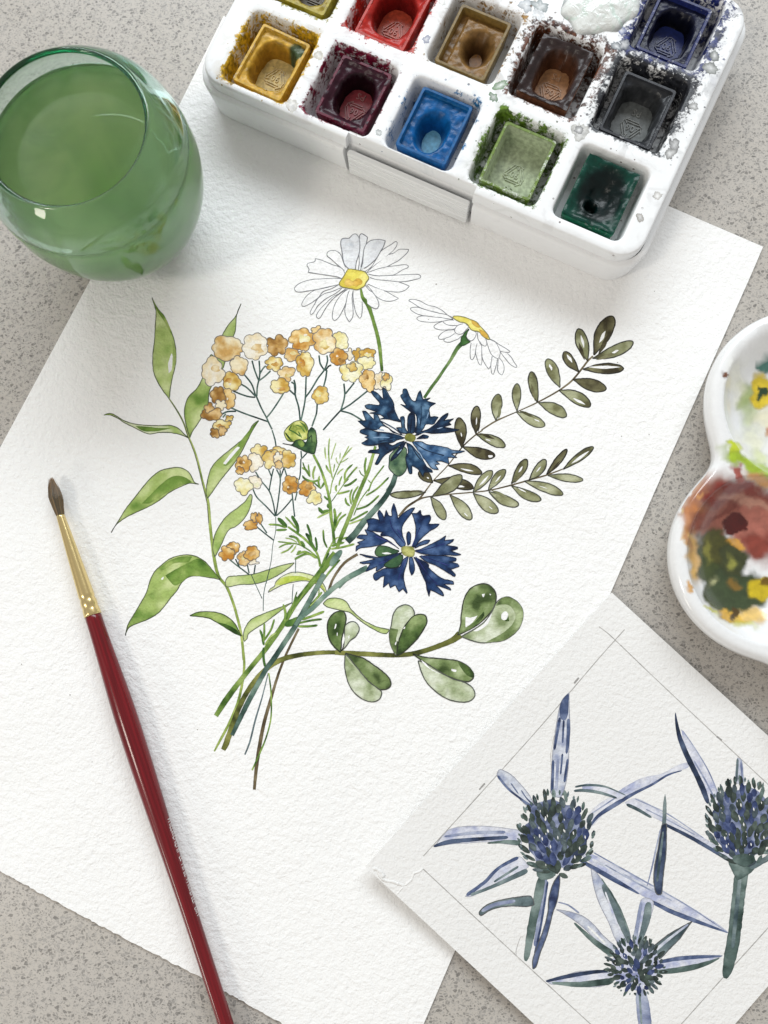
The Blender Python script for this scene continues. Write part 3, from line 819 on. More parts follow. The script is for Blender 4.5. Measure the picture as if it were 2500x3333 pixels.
# ---- cornflowers
corn1 = part("painted_cornflower", lambda s: (s.stroke('E', "625,1140,50 590,1250,60 540,1327,56", SLATE, 51, taper=False),
    s.stroke('L', "1450,660,50 1410,770,54 1340,890,56 1250,1000,60 1170,1090,62 1090,1180,66 1010,1290,70 930,1370,72", SLATE, 52, taper=False),
    s.stroke('L', "870,1465,60 810,1540,70 750,1630,76", SLATEP, 53), s.stroke('M', "1260,190,50 1160,370,46 1065,540,46 985,680,46 905,800,44 800,960,46 740,1040,44 650,1200,44 550,1390,44 430,1640,34", SLATE, 54, taper=False),
    s.fill('E', "620,870 690,840 740,870 735,1000 740,1080 700,1140 640,1160 580,1110 550,1070 555,1000 560,940", Pal((128, 152, 120), (88, 116, 86), (52, 80, 64), size=.7, line=(40, 60, 56)), 55)), label="dark teal blue cornflower, the upper of two")
C1 = [("720,720 600,690 540,640 470,620 430,660 340,655 250,660 300,640 215,565 300,560 280,500 265,460 300,460 350,510 390,550 390,490 430,500 470,580 560,650 640,700", BLUE1),
      ("690,580 600,560 540,545 450,545 500,530 460,500 340,480 420,465 310,430 290,400 330,385 440,395 450,370 360,260 370,240 420,260 490,330 480,210 510,220 560,300 600,370 610,440 640,520", BLUE1),
      ("790,470 750,440 710,410 675,385 740,400 700,340 675,290 700,270 705,225 740,220 770,290 800,340 835,350 870,260 890,235 910,290 920,330 1000,315 960,350 1055,375 1000,410 985,440 1000,520 1040,515 1085,525 1060,560 1030,600 950,600 930,640 880,690 830,690 850,600 850,520 820,470", BLUE1),
      ("760,690 750,560 770,490 810,470 830,500 835,580 830,680 800,700", NAVY1),
      ("720,700 680,690 640,650 630,640 660,635 690,640 680,560 675,525 710,515 720,540 725,640 770,700", BLUE1),
      ("830,720 900,680 980,650 1060,590 1130,510 1190,480 1180,520 1140,560 1250,540 1200,580 1225,605 1140,630 1310,660 1200,690 1010,700 930,690 860,720", NAVY1),
      ("850,760 920,715 980,730 970,750 900,755", BLUE1),
      ("720,750 640,770 580,800 480,800 420,825 310,830 255,805 330,760 290,740 330,725 240,690 250,660 330,655 420,680 530,690 620,710", BLUE1),
      ("720,780 640,850 560,900 500,940 430,1035 400,1030 420,990 450,920 325,905 345,880 440,870 440,820 520,800 590,830 650,800", NAVY1),
      ("800,790 900,790 960,820 1060,830 1180,855 1240,880 1370,890 1310,910 1225,920 1285,960 1190,960 1200,1030 1120,1000 1060,1000 1100,1030 1050,1040 1085,1090 1020,1080 960,1010 900,930 850,860", Pal((128, 158, 190), (62, 98, 138), (28, 54, 88), size=.6, edge=.66, line=(24, 36, 56), lw=.00022)),
      ("740,800 760,900 730,960 740,1010 750,1050 770,1130 800,1135 800,1050 870,1090 920,1170 935,1120 1020,1120 1010,1090 960,1060 930,1010 900,950 840,880 800,830", BLUE1),
      ("740,790 690,880 640,950 570,1000 580,960 640,880 700,800", NAVY1)]
for s_, p in C1:
    shape_obj("petal", corn1, 'E', s_, p)
s = Sheet(G_PAPER)
for q in ("690,730 600,710 450,690", "700,760 600,760 430,790", "700,720 600,640 450,560", "660,560 600,430 510,250", "840,700 1000,670 1180,590", "780,700 790,600 800,500", "830,800 950,880 1150,940", "790,820 850,930 950,1040", "640,840 560,880 460,900", "880,660 900,520 900,400"):
    s.stroke('E', q, NAVY1, rnd_id(), w=12)
for q in ("380,745 470,740 560,745", "420,655 500,665", "870,530 880,600", "980,470 960,540", "1070,650 1130,635", "850,870 890,920 920,980", "690,870 640,920"):
    s.stroke('E', q, Pal((170, 190, 214), (128, 158, 190), (96, 130, 166), edge=.9), rnd_id(), w=10)
s.done("brush_strokes", corn1)
shape_obj("flower_center", corn1, 'E', "725,720 770,700 830,720 840,760 800,790 730,770", OLIVE, outline=False)

corn2 = part("painted_cornflower", lambda s: (s.stroke('F', "320,820,56 200,880,60 80,950,56 0,1030,56", SLATEP, 61, taper=False),
    s.stroke('M', "1480,215,46 1350,310,44 1250,400,42 1150,500,42 1050,580,40 1000,650,34", SLATEP, 62, taper=False)), label="violet blue cornflower, the lower of two")
C2 = [("660,640 600,620 520,590 440,590 405,630 400,670 430,700 540,700 640,660", 'sepal', Pal((80, 112, 72), (50, 84, 58), (30, 56, 44), line=(30, 44, 36)), ["470,665 530,655 580,670 520,678"]),
      ("690,600 640,560 600,510 540,480 470,480 460,460 490,440 400,430 310,415 330,370 310,310 370,290 450,310 430,240 445,200 480,240 500,290 520,200 550,260 585,265 580,190 605,125 630,200 650,290 700,240 790,180 830,175 790,240 720,330 690,400 700,480 730,570", 'petal', BLUE2, []),
      ("795,600 830,520 840,400 830,330 800,235 850,235 890,200 910,260 990,255 1000,300 980,350 1095,350 1060,390 1000,420 940,470 880,530 830,600", 'petal', BLUE2, []),
      ("755,580 740,500 745,450 765,432 785,460 780,560", 'petal', BLUE2, []), ("830,610 870,560 940,525 995,525 970,560 900,580 850,605", 'petal', BLUE2, []),
      ("660,620 600,570 540,540 500,560 440,580 330,600 240,610 195,645 200,590 240,570 210,550 290,520 205,500 230,470 320,470 290,410 380,440 470,490 560,540", 'petal', BLUE2, []),
      ("690,660 600,680 500,700 430,710 235,675 300,705 360,715 400,730 235,765 270,780 350,775 330,810 300,865 380,830 420,810 410,860 470,830 520,790 600,720", 'petal', BLUE2, []),
      ("760,700 700,740 670,810 600,830 510,830 440,860 390,890 385,930 410,960 470,920 500,910 490,1035 550,990 565,1040 620,1010 660,1085 700,1050 740,1100 750,1090 720,1000 710,900 740,790", 'petal', BLUE2, []),
      ("680,680 620,690 560,740 500,790 520,815 580,825 650,810 690,750 700,700", 'sepal', Pal((84, 118, 76), (56, 90, 60), (34, 60, 46), line=(30, 44, 36)), []),
      ("775,710 770,780 775,850 795,905 825,860 825,790 800,710", 'petal', BLUE2, []),
      ("820,710 870,800 910,900 950,990 960,1060 985,1130 1000,1060 1040,1080 1140,1130 1130,1090 1060,1010 1150,1040 1220,1065 1210,1040 1140,1000 1250,1000 1240,970 1130,940 1040,880 980,820 980,790 900,740", 'petal', BLUE2, []),
      ("880,700 960,760 1060,800 1160,860 1260,920 1270,900 1220,840 1310,810 1290,780 1200,760 1270,750 1275,720 1180,700 1080,690 980,690", 'petal', BLUE2, []),
      ("830,640 900,620 1000,570 1100,520 1165,475 1150,530 1250,515 1240,540 1170,580 1290,600 1290,620 1220,640 1330,680 1280,690 1180,685 1060,690 980,680 900,670", 'petal', BLUE2, [])]
for s_, nm, p, gaps in C2:
    shape_obj(nm, corn2, 'F', s_, p, gaps=gaps)
s = Sheet(G_PAPER)
for q in ("720,560 660,490 590,400 560,300", "640,600 520,530 400,480", "800,590 850,470 890,380", "840,650 1000,610 1160,560", "840,700 920,820 1000,930 1080,1010", "900,690 1060,750 1200,800", "740,720 690,830 650,960", "660,680 540,740 440,780", "690,480 640,400"):
    s.stroke('F', q, Pal((60, 66, 130), (36, 44, 100), (24, 30, 72), edge=.8), rnd_id(), w=9)
s.done("brush_strokes", corn2)
shape_obj("flower_center", corn2, 'F', "690,600 760,590 810,600 830,640 815,700 730,695 690,660", Pal((190, 190, 120), (140, 142, 74), (104, 108, 52), size=.4), outline=False)

# ---- daisies
daisy = part("painted_daisy", lambda s: s.stroke('A', "760,665,18 775,740,32 820,800,42 850,880,34 880,980,32 910,1090,34 930,1200,34 940,1300,30 950,1405,26", STEMG, 71, taper=False), label="large open daisy facing the viewer")
for q, p in [("795,510 850,470 890,410 935,330 990,290 1040,260 1070,238 1087,248 1080,280 1050,320 1010,355 960,400 900,440 850,480 810,520", WHITE),
          ("1010,355 1060,340 1100,310 1150,308 1190,310 1180,335 1140,375 1090,415 1040,440 985,470 930,480 870,500 812,520", WHITE),
          ("812,520 870,500 930,480 1000,465 1080,455 1130,448 1170,448 1188,462 1175,478 1140,490 1100,515 1060,537 1000,545 930,547 870,540 825,530", WHITE),
          ("835,535 900,547 1000,545 1100,540 1200,535 1280,535 1298,552 1290,568 1250,580 1180,595 1100,600 1000,590 900,580 840,562", WHITE),
          ("1100,602 1150,620 1195,640 1160,675 1110,692 1040,690 970,680 900,655 820,620", WHITE), ("970,682 1010,700 1060,730 1098,750 1050,772 990,775 930,755 880,715 850,670 810,628", WHITE),
          ("805,640 840,680 870,700 905,755 922,800 915,830 895,845 850,825 820,800", WHITE), ("690,680 690,740 700,820 720,890 750,930 765,910 772,840 770,780", WHITE),
          ("655,680 640,720 625,800 615,860 625,910 655,962 680,930 690,890 685,800 680,740 690,680", WHITE), ("640,670 600,700 550,760 520,820 505,880 505,930 525,950 560,920 600,850 625,790 640,720 655,680", WHITE),
          ("620,665 560,710 510,735 450,790 400,840 365,890 360,915 380,932 400,915 430,860 470,800 520,745 580,700 630,668", WHITE), ("590,655 540,700 450,750 400,790 370,820 330,885 310,895 303,880 320,840 345,800 370,755 430,710 500,690 580,655", WHITE),
          ("560,625 500,660 420,690 380,740 330,780 270,815 235,822 228,800 245,765 280,720 340,680 400,665 470,650 560,625", WHITE), ("590,575 520,570 420,575 330,580 260,595 210,615 175,640 162,665 180,690 230,692 300,680 370,670 430,655 500,640 560,625", WHITE),
          ("600,580 560,560 480,545 380,530 285,515 295,490 275,455 285,435 345,420 350,393 400,405 450,425 510,450 560,465 600,490 612,525", WHITE), ("610,500 540,440 490,395 455,365 465,330 510,320 550,330 580,360 600,420 620,470", WHITE),
          ("735,495 745,430 740,300 745,200 755,172 775,170 800,185 818,200 815,225 808,262 790,300 775,400 760,470", Pal((234, 236, 238), (228, 230, 233), (214, 217, 222), edge=.98, line=(108, 108, 114))),
          ("655,490 610,440 590,330 578,250 590,215 625,210 655,210 685,178 715,172 740,200 750,260 745,340 720,420 710,490", GREYWASH), ("755,495 775,440 785,330 800,275 840,235 890,222 930,222 978,232 965,280 935,330 900,390 870,420 830,455 790,480", GREYWASH)]:
    shape_obj("petal", daisy, 'A', q, p, openline=True)
shape_obj("flower_center", daisy, 'A', "650,487 720,495 790,510 822,545 832,570 805,610 790,640 750,665 720,672 650,660 595,650 568,630 570,605 600,560 630,510", DAISYC, dark=[("610,610 625,580 655,575 680,595 700,590 720,572 755,575 775,600 765,625 740,632 720,645 690,635 650,648 620,635", OCHRE)])
DST = Pal((120, 146, 90), (80, 112, 58), (44, 76, 32), edge=.68)
daisy2 = part("painted_daisy", lambda s: s.stroke('D', "850,900,66 790,960,58 740,1040,52 690,1130,44 600,1260,40 520,1380,44 430,1500,44 335,1640,40", DST, 81, taper=False), label="smaller daisy seen from the side")
for q in ["725,555 690,540 650,520 580,460 520,425 470,405 380,385 290,335 230,315 185,308 140,312 127,328 160,345 200,370 260,410 300,430 400,460 560,500 650,520", "725,575 650,520 560,500 450,475 360,450 300,430 250,415 200,415 155,425 150,445 185,475 240,505 310,525 450,545 650,572", "725,580 650,570 560,555 450,545 350,532 290,535 250,548 235,568 260,595 320,610 400,617 480,617 560,608 640,595 725,580",
          "580,608 520,630 475,660 467,685 500,708 570,722 650,720 720,715 770,690 800,660 700,663 640,650 600,625", "740,590 660,588 590,605 600,625 640,650 700,663 780,662 840,650", "740,720 660,725 600,745 550,785 525,825 550,848 620,838 700,805 745,770", "745,770 680,815 630,830 600,858 620,882 680,888 740,865 800,840 840,800", "860,640 800,655 760,690 745,735 770,770 820,780 860,765 900,720 940,680 900,645",
          "970,895 960,950 955,1040 962,1110 985,1125 1015,1080 1030,1000 1050,905", "1050,905 1035,960 1030,1040 1050,1110 1075,1180 1105,1198 1115,1150 1112,1050 1110,930 1080,895", "1112,950 1112,1000 1120,1100 1150,1170 1205,1250 1235,1200 1245,1120 1250,1080", "1215,840 1280,870 1350,920 1420,960 1480,1000 1495,1015 1470,1028 1400,1020 1355,1005", "1360,1015 1400,1070 1440,1120 1490,1180 1540,1215 1575,1228 1587,1210 1550,1160 1510,1090 1460,1040",
          "1255,1080 1240,1150 1235,1230 1250,1310 1270,1320 1290,1260 1310,1190 1325,1110", "1335,1115 1330,1180 1325,1260 1350,1310 1385,1330 1410,1280 1412,1210 1390,1150 1350,1100", "1165,840 1190,920 1230,1030 1270,1080 1330,1108 1355,1070 1362,1020 1340,960 1300,890 1220,850", "1055,755 1060,840 1090,890 1120,925 1160,940 1180,910 1165,840 1130,800", "945,720 910,760 905,810 930,850 970,870 1010,840 1035,790 1035,755 1000,735"]:
    shape_obj("petal", daisy2, 'D', q, WHITE, openline=True)
shape_obj("sepal", daisy2, 'D', "940,710 900,740 860,790 835,830 830,880 810,920 830,935 870,930 920,905 960,885 930,865 905,830 905,790", Pal((86, 128, 70), (58, 100, 48), (34, 70, 32), line=(44, 66, 40)))
shape_obj("flower_center", daisy2, 'D', "720,555 740,535 800,535 880,550 960,580 1040,615 1090,670 1150,735 1195,790 1220,850 1190,850 1120,800 1080,750 1020,735 970,720 920,650 880,625 820,615 770,590", DAISYC, dark=[("970,590 1040,620 1090,680 1060,690 990,650", OCHRE), ("1070,710 1150,745 1195,800 1190,840 1110,790", OCHRE)])

# faint specks of dried paint and dust on the sheet
s = Sheet(G_PAPER)
for x, y, r in ((228, 2262, 3), (643, 2375, 2.5), (70, 2162, 2.5), (2023, 1420, 2.5), (2113, 1415, 2.5), (1395, 1040, 2), (2130, 948, 2), (1420, 925, 3), (1190, 930, 2), (1655, 1120, 2), (2010, 1180, 2.5), (980, 1180, 2), (300, 2480, 2)):
    pts = [at(x + r * math.cos(a), y + r * .8 * math.sin(a), ZP) for a in (0, 1.2, 2.5, 3.7, 5)]
    s.put([(p.x, p.y) for p in pts], [(4, 3, 2, 1, 0)], [lin((150, 146, 140))] * 5)
s.done("paint_specks", PAPER)['kind'] = 'stuff'
# ------------------------------------------------------------------ thistle studies on the card
WHITEC = Pal((231, 231, 229), (230, 230, 228), (228, 228, 226), edge=1.0)
def cpart(name, build, parent=CARD, label=None):
    return part(name, build, parent, label, G_CARD)

def b(s):
    for q in ("1378,2786.6 1560,2587 1760,2364 1950,2142 2033,2049", "1950,2040 1985,2067 2124,2200 2300,2366 2500,2553 2620,2665", "1378,2829 1600,3036 1850,3267 1922,3333 2040,3440", "2620,2880 2500,3020 2350,3186 2218,3333 2130,3430"):
        s.line('X', q, w=.00026, col=(172, 170, 167), seed=3)
    for q in ("1869,2224 1884,2206", "1560,2570 1578,2550", "2333,2397 2350,2410"):
        s.line('X', q, w=.0005, col=(150, 148, 146), seed=4)
    for q in ("1075,460 1050,600 1052,720 1048,900",):
        s.line('P', q, w=.00016, col=(186, 180, 172), seed=6)
    for q in ("1285,1010 1255,950 1290,830 1310,830",):
        s.line('T', q, w=.0002, col=(186, 184, 182), seed=6)
cpart("pencil_frame", b)

def strokes(s, reg, lst):
    for q, pal in lst:
        s.stroke(reg, q, pal, rnd_id(), taper=True)

def head(s, reg, cx, cy, rx, ry, n, seed, dens=1.0, focus=(0, .9)):
    rr = random.Random(seed)
    # the wash beneath
    pts = []
    for i in range(26):
        a = i / 26 * 2 * math.pi
        k = rr.uniform(.76, .92)
        pts.append("%.1f,%.1f" % (cx + rx * k * math.cos(a), cy + ry * k * math.sin(a)))
    s.fill(reg, " ".join(pts), Pal((150, 158, 184), (86, 97, 128), (50, 60, 82), size=.6, edge=.95) if dens > .8 else Pal((214, 216, 226), (190, 194, 214), (140, 146, 182), size=.5, edge=1), seed, outline=False)
    fx, fy = cx + rx * focus[0], cy + ry * focus[1]
    OV = [Pal((92, 104, 96), (60, 70, 66), (36, 44, 44), size=.4, edge=.66), Pal((86, 98, 136), (54, 66, 104), (34, 42, 74), size=.4, edge=.66), Pal((106, 118, 120), (72, 84, 90), (44, 54, 62), size=.4, edge=.66), Pal((78, 92, 84), (52, 62, 58), (30, 38, 38), size=.4, edge=.66)]
    spots = []
    tries = 0
    while len(spots) < n and tries < 6000:
        tries += 1
        a, q = rr.uniform(0, 2 * math.pi), math.sqrt(rr.random())
        x, y = cx + rx * q * math.cos(a), cy + ry * q * math.sin(a)
        if all(math.hypot((x - u) / (rx * .165), (y - v) / (ry * .165)) > 1 for u, v in spots):
            spots.append((x, y))
    for x, y in spots:
        q = math.hypot((x - cx) / rx, (y - cy) / ry)
        dx, dy = x - fx, y - fy
        L = math.hypot(dx, dy) + 1e-6
        dx, dy = dx / L, dy / L
        if rr.random() < .3:
            dx, dy = dx * .6 + rr.uniform(-.4, .4), dy * .6 - .4
        l = rx * rr.uniform(.11, .19)
        w = rx * rr.uniform(.13, .21) * (0.62 if q > .88 else 1)
        s.stroke(reg, "%.1f,%.1f,%.1f %.1f,%.1f,%.1f %.1f,%.1f,%.1f" % (x - dx * l, y - dy * l, w * .75, x, y, w, x + dx * l, y + dy * l, w * .8), rr.choice(OV if q < .85 else [OV[0], OV[2], OV[3], TGREEN]), rnd_id())
    for i in range(int(n * .16)):
        a, q = rr.uniform(0, 2 * math.pi), .8 * math.sqrt(rr.random())
        x, y = cx + rx * q * math.cos(a), cy + ry * q * math.sin(a)
        l = rx * rr.uniform(.02, .05)
        s.stroke(reg, "%.1f,%.1f,%.1f %.1f,%.1f,%.1f" % (x, y - l, l * .9, x + l * .3, y + l, l * .7), WHITEC, rnd_id())
    for i in range(int(40 * dens)):                      # frayed tips round the edge
        a = i / (46 * dens) * 2 * math.pi + rr.uniform(-.05, .05)
        x, y = cx + rx * .96 * math.cos(a), cy + ry * .96 * math.sin(a)
        dx, dy = x - fx, y - fy
        L = math.hypot(dx, dy)
        if L < ry * .5:
            continue
        l = rx * rr.uniform(.06, .16)
        s.stroke(reg, "%.1f,%.1f,%.1f %.1f,%.1f,%.1f" % (x, y, rx * .075, x + dx / L * l, y + dy / L * l - l * .2, rx * .05), rr.choice((TGREEN, TSLATE, TGREEN)), rnd_id())

def bract(par, reg, outline, pal, strk, olines=True):
    s = Sheet(G_CARD)
    s.fill(reg, outline, pal, rnd_id(), outline=olines)
    strokes(s, reg, strk)
    return s.done("bract", par)

# first thistle, left
t1 = cpart("painted_thistle", lambda s: (strokes(s, 'T', [("1480,350,44 1450,560,40 1430,720,30 1400,900,24", TMID), ("1455,360,60 1425,520,66 1390,680,62 1360,850,56 1330,1015,36", TGREEN), ("1500,400,14 1470,600,16 1440,780,16 1400,960,16", TBLUE)])), label="left thistle head with a thick stem")
bract(t1, 'T', "1595,340 1590,440 1570,560 1540,640 1500,800 1440,960 1410,1060 1385,1075 1385,1000 1420,900 1470,760 1500,640 1510,520 1550,400", TBLUE, [])
bract(t1, 'P', "1050,900 1055,760 1060,640 1075,500 1095,360 1130,200 1190,130 1192,250 1198,400 1190,560 1185,700 1165,830 1130,930 1080,930", TLAV,
      [("1185,140,14 1155,220,60 1148,340,68", TBLUE), ("1120,320,22 1092,480,20 1078,570,16", TBLUE), ("1186,330,24 1182,500,26 1170,600,18", TBLUE), ("1150,340,16 1140,520,14", TBLUE), ("1140,600,14 1125,760,14", TBLUE), ("1068,650,18 1060,890,22", TBLUE), ("1180,640,18 1155,820,20", TBLUE), ("1105,640,20 1092,880,22", TMID)])
bract(t1, 'P', "640,740 660,722 740,760 820,840 890,930 930,1020 900,1030 820,960 740,880 670,810 635,770", TLAV, [("640,770,20 720,870,16 820,950,16 930,1030,26", TBLUE), ("740,825,10 800,910,10", TBLUE), ("820,880,10 860,940,8 920,1000,16", TBLUE)])
bract(t1, 'P', "150,1320 260,1190 400,1160 560,1160 700,1175 800,1190 830,1210 820,1310 700,1295 560,1280 400,1290 260,1300", TLAVP, [("560,1290,10 700,1280,26 815,1290,40", TGREEN), ("145,1315,18 260,1282,32 450,1262,28 720,1245,24", TNAVY), ("230,1240,16 450,1212,22 700,1205,22", TMID)])
bract(t1, 'P', "390,1700 450,1650 530,1590 600,1510 700,1440 810,1395 850,1430 880,1470 800,1530 690,1570 560,1640 440,1700", TLAVP, [("400,1692,26 540,1590,24 650,1480,22 800,1400,26", TBLUE), ("610,1590,14 800,1470,18", TSLATE), ("430,1690,20 600,1625,24 870,1500,40", TSLATE)])
bract(t1, 'Q', "20,1290 100,1180 250,1080 400,980 550,910 700,880 850,800 950,775 950,815 880,850 700,930 550,1010 380,1110 200,1230 60,1370", TLAVP, [("60,1350,16 130,1260,28 280,1160,36 450,1060,26 620,975,20 760,890,16 885,852,8", TBLUE), ("40,1260,10 250,1120,12 420,1010,10", TMID)], False)
bract(t1, 'Q', "0,975 120,975 220,1000 380,1070 330,1110 200,1075 100,1050 0,1040", TLAVP, [("-80,1000,16 0,985,18 120,985,20 220,1005,14 380,1075,8", TSLATE), ("-90,1035,20 0,1030,26 150,1052,26 300,1100,16", TSLATE)], False)
bract(t1, 'S', "385,160 480,170 600,230 760,310 900,390 1050,470 1200,560 1310,630 1390,690 1280,660 1150,600 1000,530 870,480 780,430 640,350 500,260", TLAVP,
      [("370,195,18 500,270,28 640,350,28 790,435,10", TBLUE), ("865,482,20 1000,550,28 1150,610,26 1390,697,8", TBLUE), ("480,155,8 800,335,9 1100,505,8 1380,690,5", TMID), ("470,200,16 700,315,18 950,440,16", TLAV), ("560,240,8 800,375,9 1010,480,8", TMID)], False)
bract(t1, 'T', "970,640 1010,595 1080,560 1180,535 1280,520 1370,515 1395,580 1340,595 1230,590 1130,600 1050,625 985,665", TSLATE, [("990,630,24 1090,580,26 1250,550,24", TMID)])
t1h = Sheet(G_CARD)
strokes(t1h, 'P', [("960,1560,110 1010,1500,190 1060,1440,200", TGREEN)])
head(t1h, 'P', 1090, 1225, 288, 322, 165, 11)
t1h.done("flower_head", t1)

# second thistle, right
t2 = cpart("painted_thistle", lambda s: (strokes(s, 'S', [("1505,230,90 1475,330,86 1455,500,80 1432,700,80 1405,850,78 1370,1005,50", TGREEN), ("1470,320,24 1440,600,26 1420,800,20", TSLATE)]),
    s.fill('S', "1390,220 1600,215 1545,290 1450,345", TGREEN, 88, outline=False), strokes(s, 'Q', [("1500,1730,50 1600,1670,46 1700,1620,40", TSLATE)])), label="right thistle head cut by the edge of the picture")
bract(t2, 'Q', "880,480 960,600 1060,740 1150,900 1210,1060 1210,1150 1120,1130 1070,1000 1000,850 920,700 895,580", TLAVP, [("825,330,8 835,420,24 860,540,38 900,650,44 960,780,48 1015,890,44 1070,1010,50 1120,1150,34", TNAVY), ("890,490,8 1000,650,9 1120,850,10 1210,1060,10", TMID), ("990,760,14 1100,950,14 1180,1110,14", TMID)], False)
bract(t2, 'Q', "370,1140 470,1100 600,1160 750,1260 900,1350 1020,1420 1150,1500 1250,1570 1370,1660 1320,1680 1200,1590 1050,1500 880,1400 700,1310 540,1230 400,1170", TLAVP, [("385,1155,30 500,1210,28 610,1275,20", TSLATE), ("715,1330,24 900,1420,30 1080,1520,32 1330,1670,32", TNAVY), ("460,1105,8 750,1240,10 1080,1460,8", TMID), ("560,1200,9 800,1320,10 1000,1430,8", TMID)], False)
bract(t2, 'Q', "1380,735 1425,760 1445,970 1355,970", TLAV, [("1385,745,20 1375,950,20", TSLATE), ("1415,770,16 1430,960,20", TMID)], False)
bract(t2, 'Q', "1659,1600 1700,1580 1760,1560 1760,1610 1700,1640 1600,1690 1560,1700", TSLATE, [], False)
t2h = Sheet(G_CARD)
head(t2h, 'Q', 1425, 1320, 320, 385, 150, 23, focus=(0, 1.0))
strokes(t2h, 'Q', [("1340,1640,80 1440,1660,110 1540,1640,80", TGREEN)])
t2h.done("flower_head", t2)

# loose upright bract between the two
tb = cpart("painted_loose_bract", lambda s: (s.fill('Q', "732,1060 745,1150 738,1345 705,1345 715,1150", TSLATE, 90, outline=False), s.fill('Q', "705,1340 745,1330 740,1600 715,1800 700,1960 655,1960 630,1840 640,1700 670,1550 690,1420", TNAVY, 91),
    strokes(s, 'Q', [("690,1380,10 650,1560,14 610,1740,12 570,1890,8", TMID), ("660,1850,20 690,1600,22 715,1400,14", TSLATE)])))

# third thistle, low
t3 = cpart("painted_thistle", lambda s: (strokes(s, 'S', [("795,1050,56 812,1180,80 828,1313,86 850,1420,80", TMID), ("790,1080,14 805,1313,12", TSLATE)])), label="lower small thistle with bracts fanned all round")
bract(t3, 'S', "465,265 500,290 560,370 620,460 680,580 730,720 720,820 640,760 580,620 520,500 480,370", TLAV, [("545,370,40 625,520,56 700,690,46 720,760,20", TSLATE), ("560,420,10 640,640,14 700,800,12", TLAVP), ("535,330,8 640,500,9 720,690,10", TGREEN)])
bract(t3, 'S', "230,540 300,550 400,580 480,640 550,720 640,800 650,850 600,850 500,750 400,650 300,580", TLAV, [("350,630,12 480,750,32 620,850,44", TGREEN), ("440,650,10 560,770,14", WHITEC)])
bract(t3, 'S', "750,760 770,620 800,480 830,460 885,490 870,580 830,700 790,790", TLAVP, [("855,490,48 835,620,46 785,780,24", TSLATE), ("803,490,20 775,660,24 757,760,20", TMID)])
bract(t3, 'S', "1145,620 1090,650 1000,700 920,760 850,820 870,870 930,870 1000,800 1060,740 1110,670", TSLATE, [("1120,640,10 1000,730,16 880,830,20", TLAV)])
bract(t3, 'S', "1350,850 1200,850 1040,860 920,890 850,920 920,960 1040,960 1160,930 1280,890", TLAVP, [("1345,855,10 1150,862,24 1000,880,22 880,905,20", TBLUE), ("1330,868,8 1200,918,30 1040,950,34 880,965,24", TGREEN)])
bract(t3, 'S', "160,1020 250,1000 350,965 480,950 600,955 630,980 610,1030 520,1060 400,1060 300,1040 200,1045", TLAVP, [("160,1025,14 300,992,24 480,962,22 600,955,16", TNAVY), ("200,1035,14 400,1045,34 610,1022,42", TGREEN)])
s = Sheet(G_CARD)
strokes(s, 'S', [("240,490,7 310,510,9 385,565,12", TMID)])
head(s, 'S', 765, 925, 190, 190, 110, 37, dens=.7, focus=(.1, .2))
s.done("flower_head", t3)
# ------------------------------------------------------------------ paint box
TH = R(-25.3)
EU, EV = Vector((math.cos(TH), math.sin(TH), 0)), Vector((-math.sin(TH), math.cos(TH), 0))
BO = Vector((-0.037859, 0.151210, ZP))
def bx(u, v, z):
    return BO + EU * (u / 1000) + EV * (v / 1000) + Vector((0, 0, z / 1000))

def mat_plastic(name, col=(0.84, 0.85, 0.86), rough=0.38):
    t = NT(name)
    p = t.pos()
    n = t.noise(p, 300, 4, 0.6)
    c = t.mixc(t.ramp(n, .55, .8), col, tuple(v * .90 for v in col))
    t.set(Base_Color=c, Roughness=rough, Normal=t.bump(t.noise(p, 500, 2), .08, .0004))
    return t.m

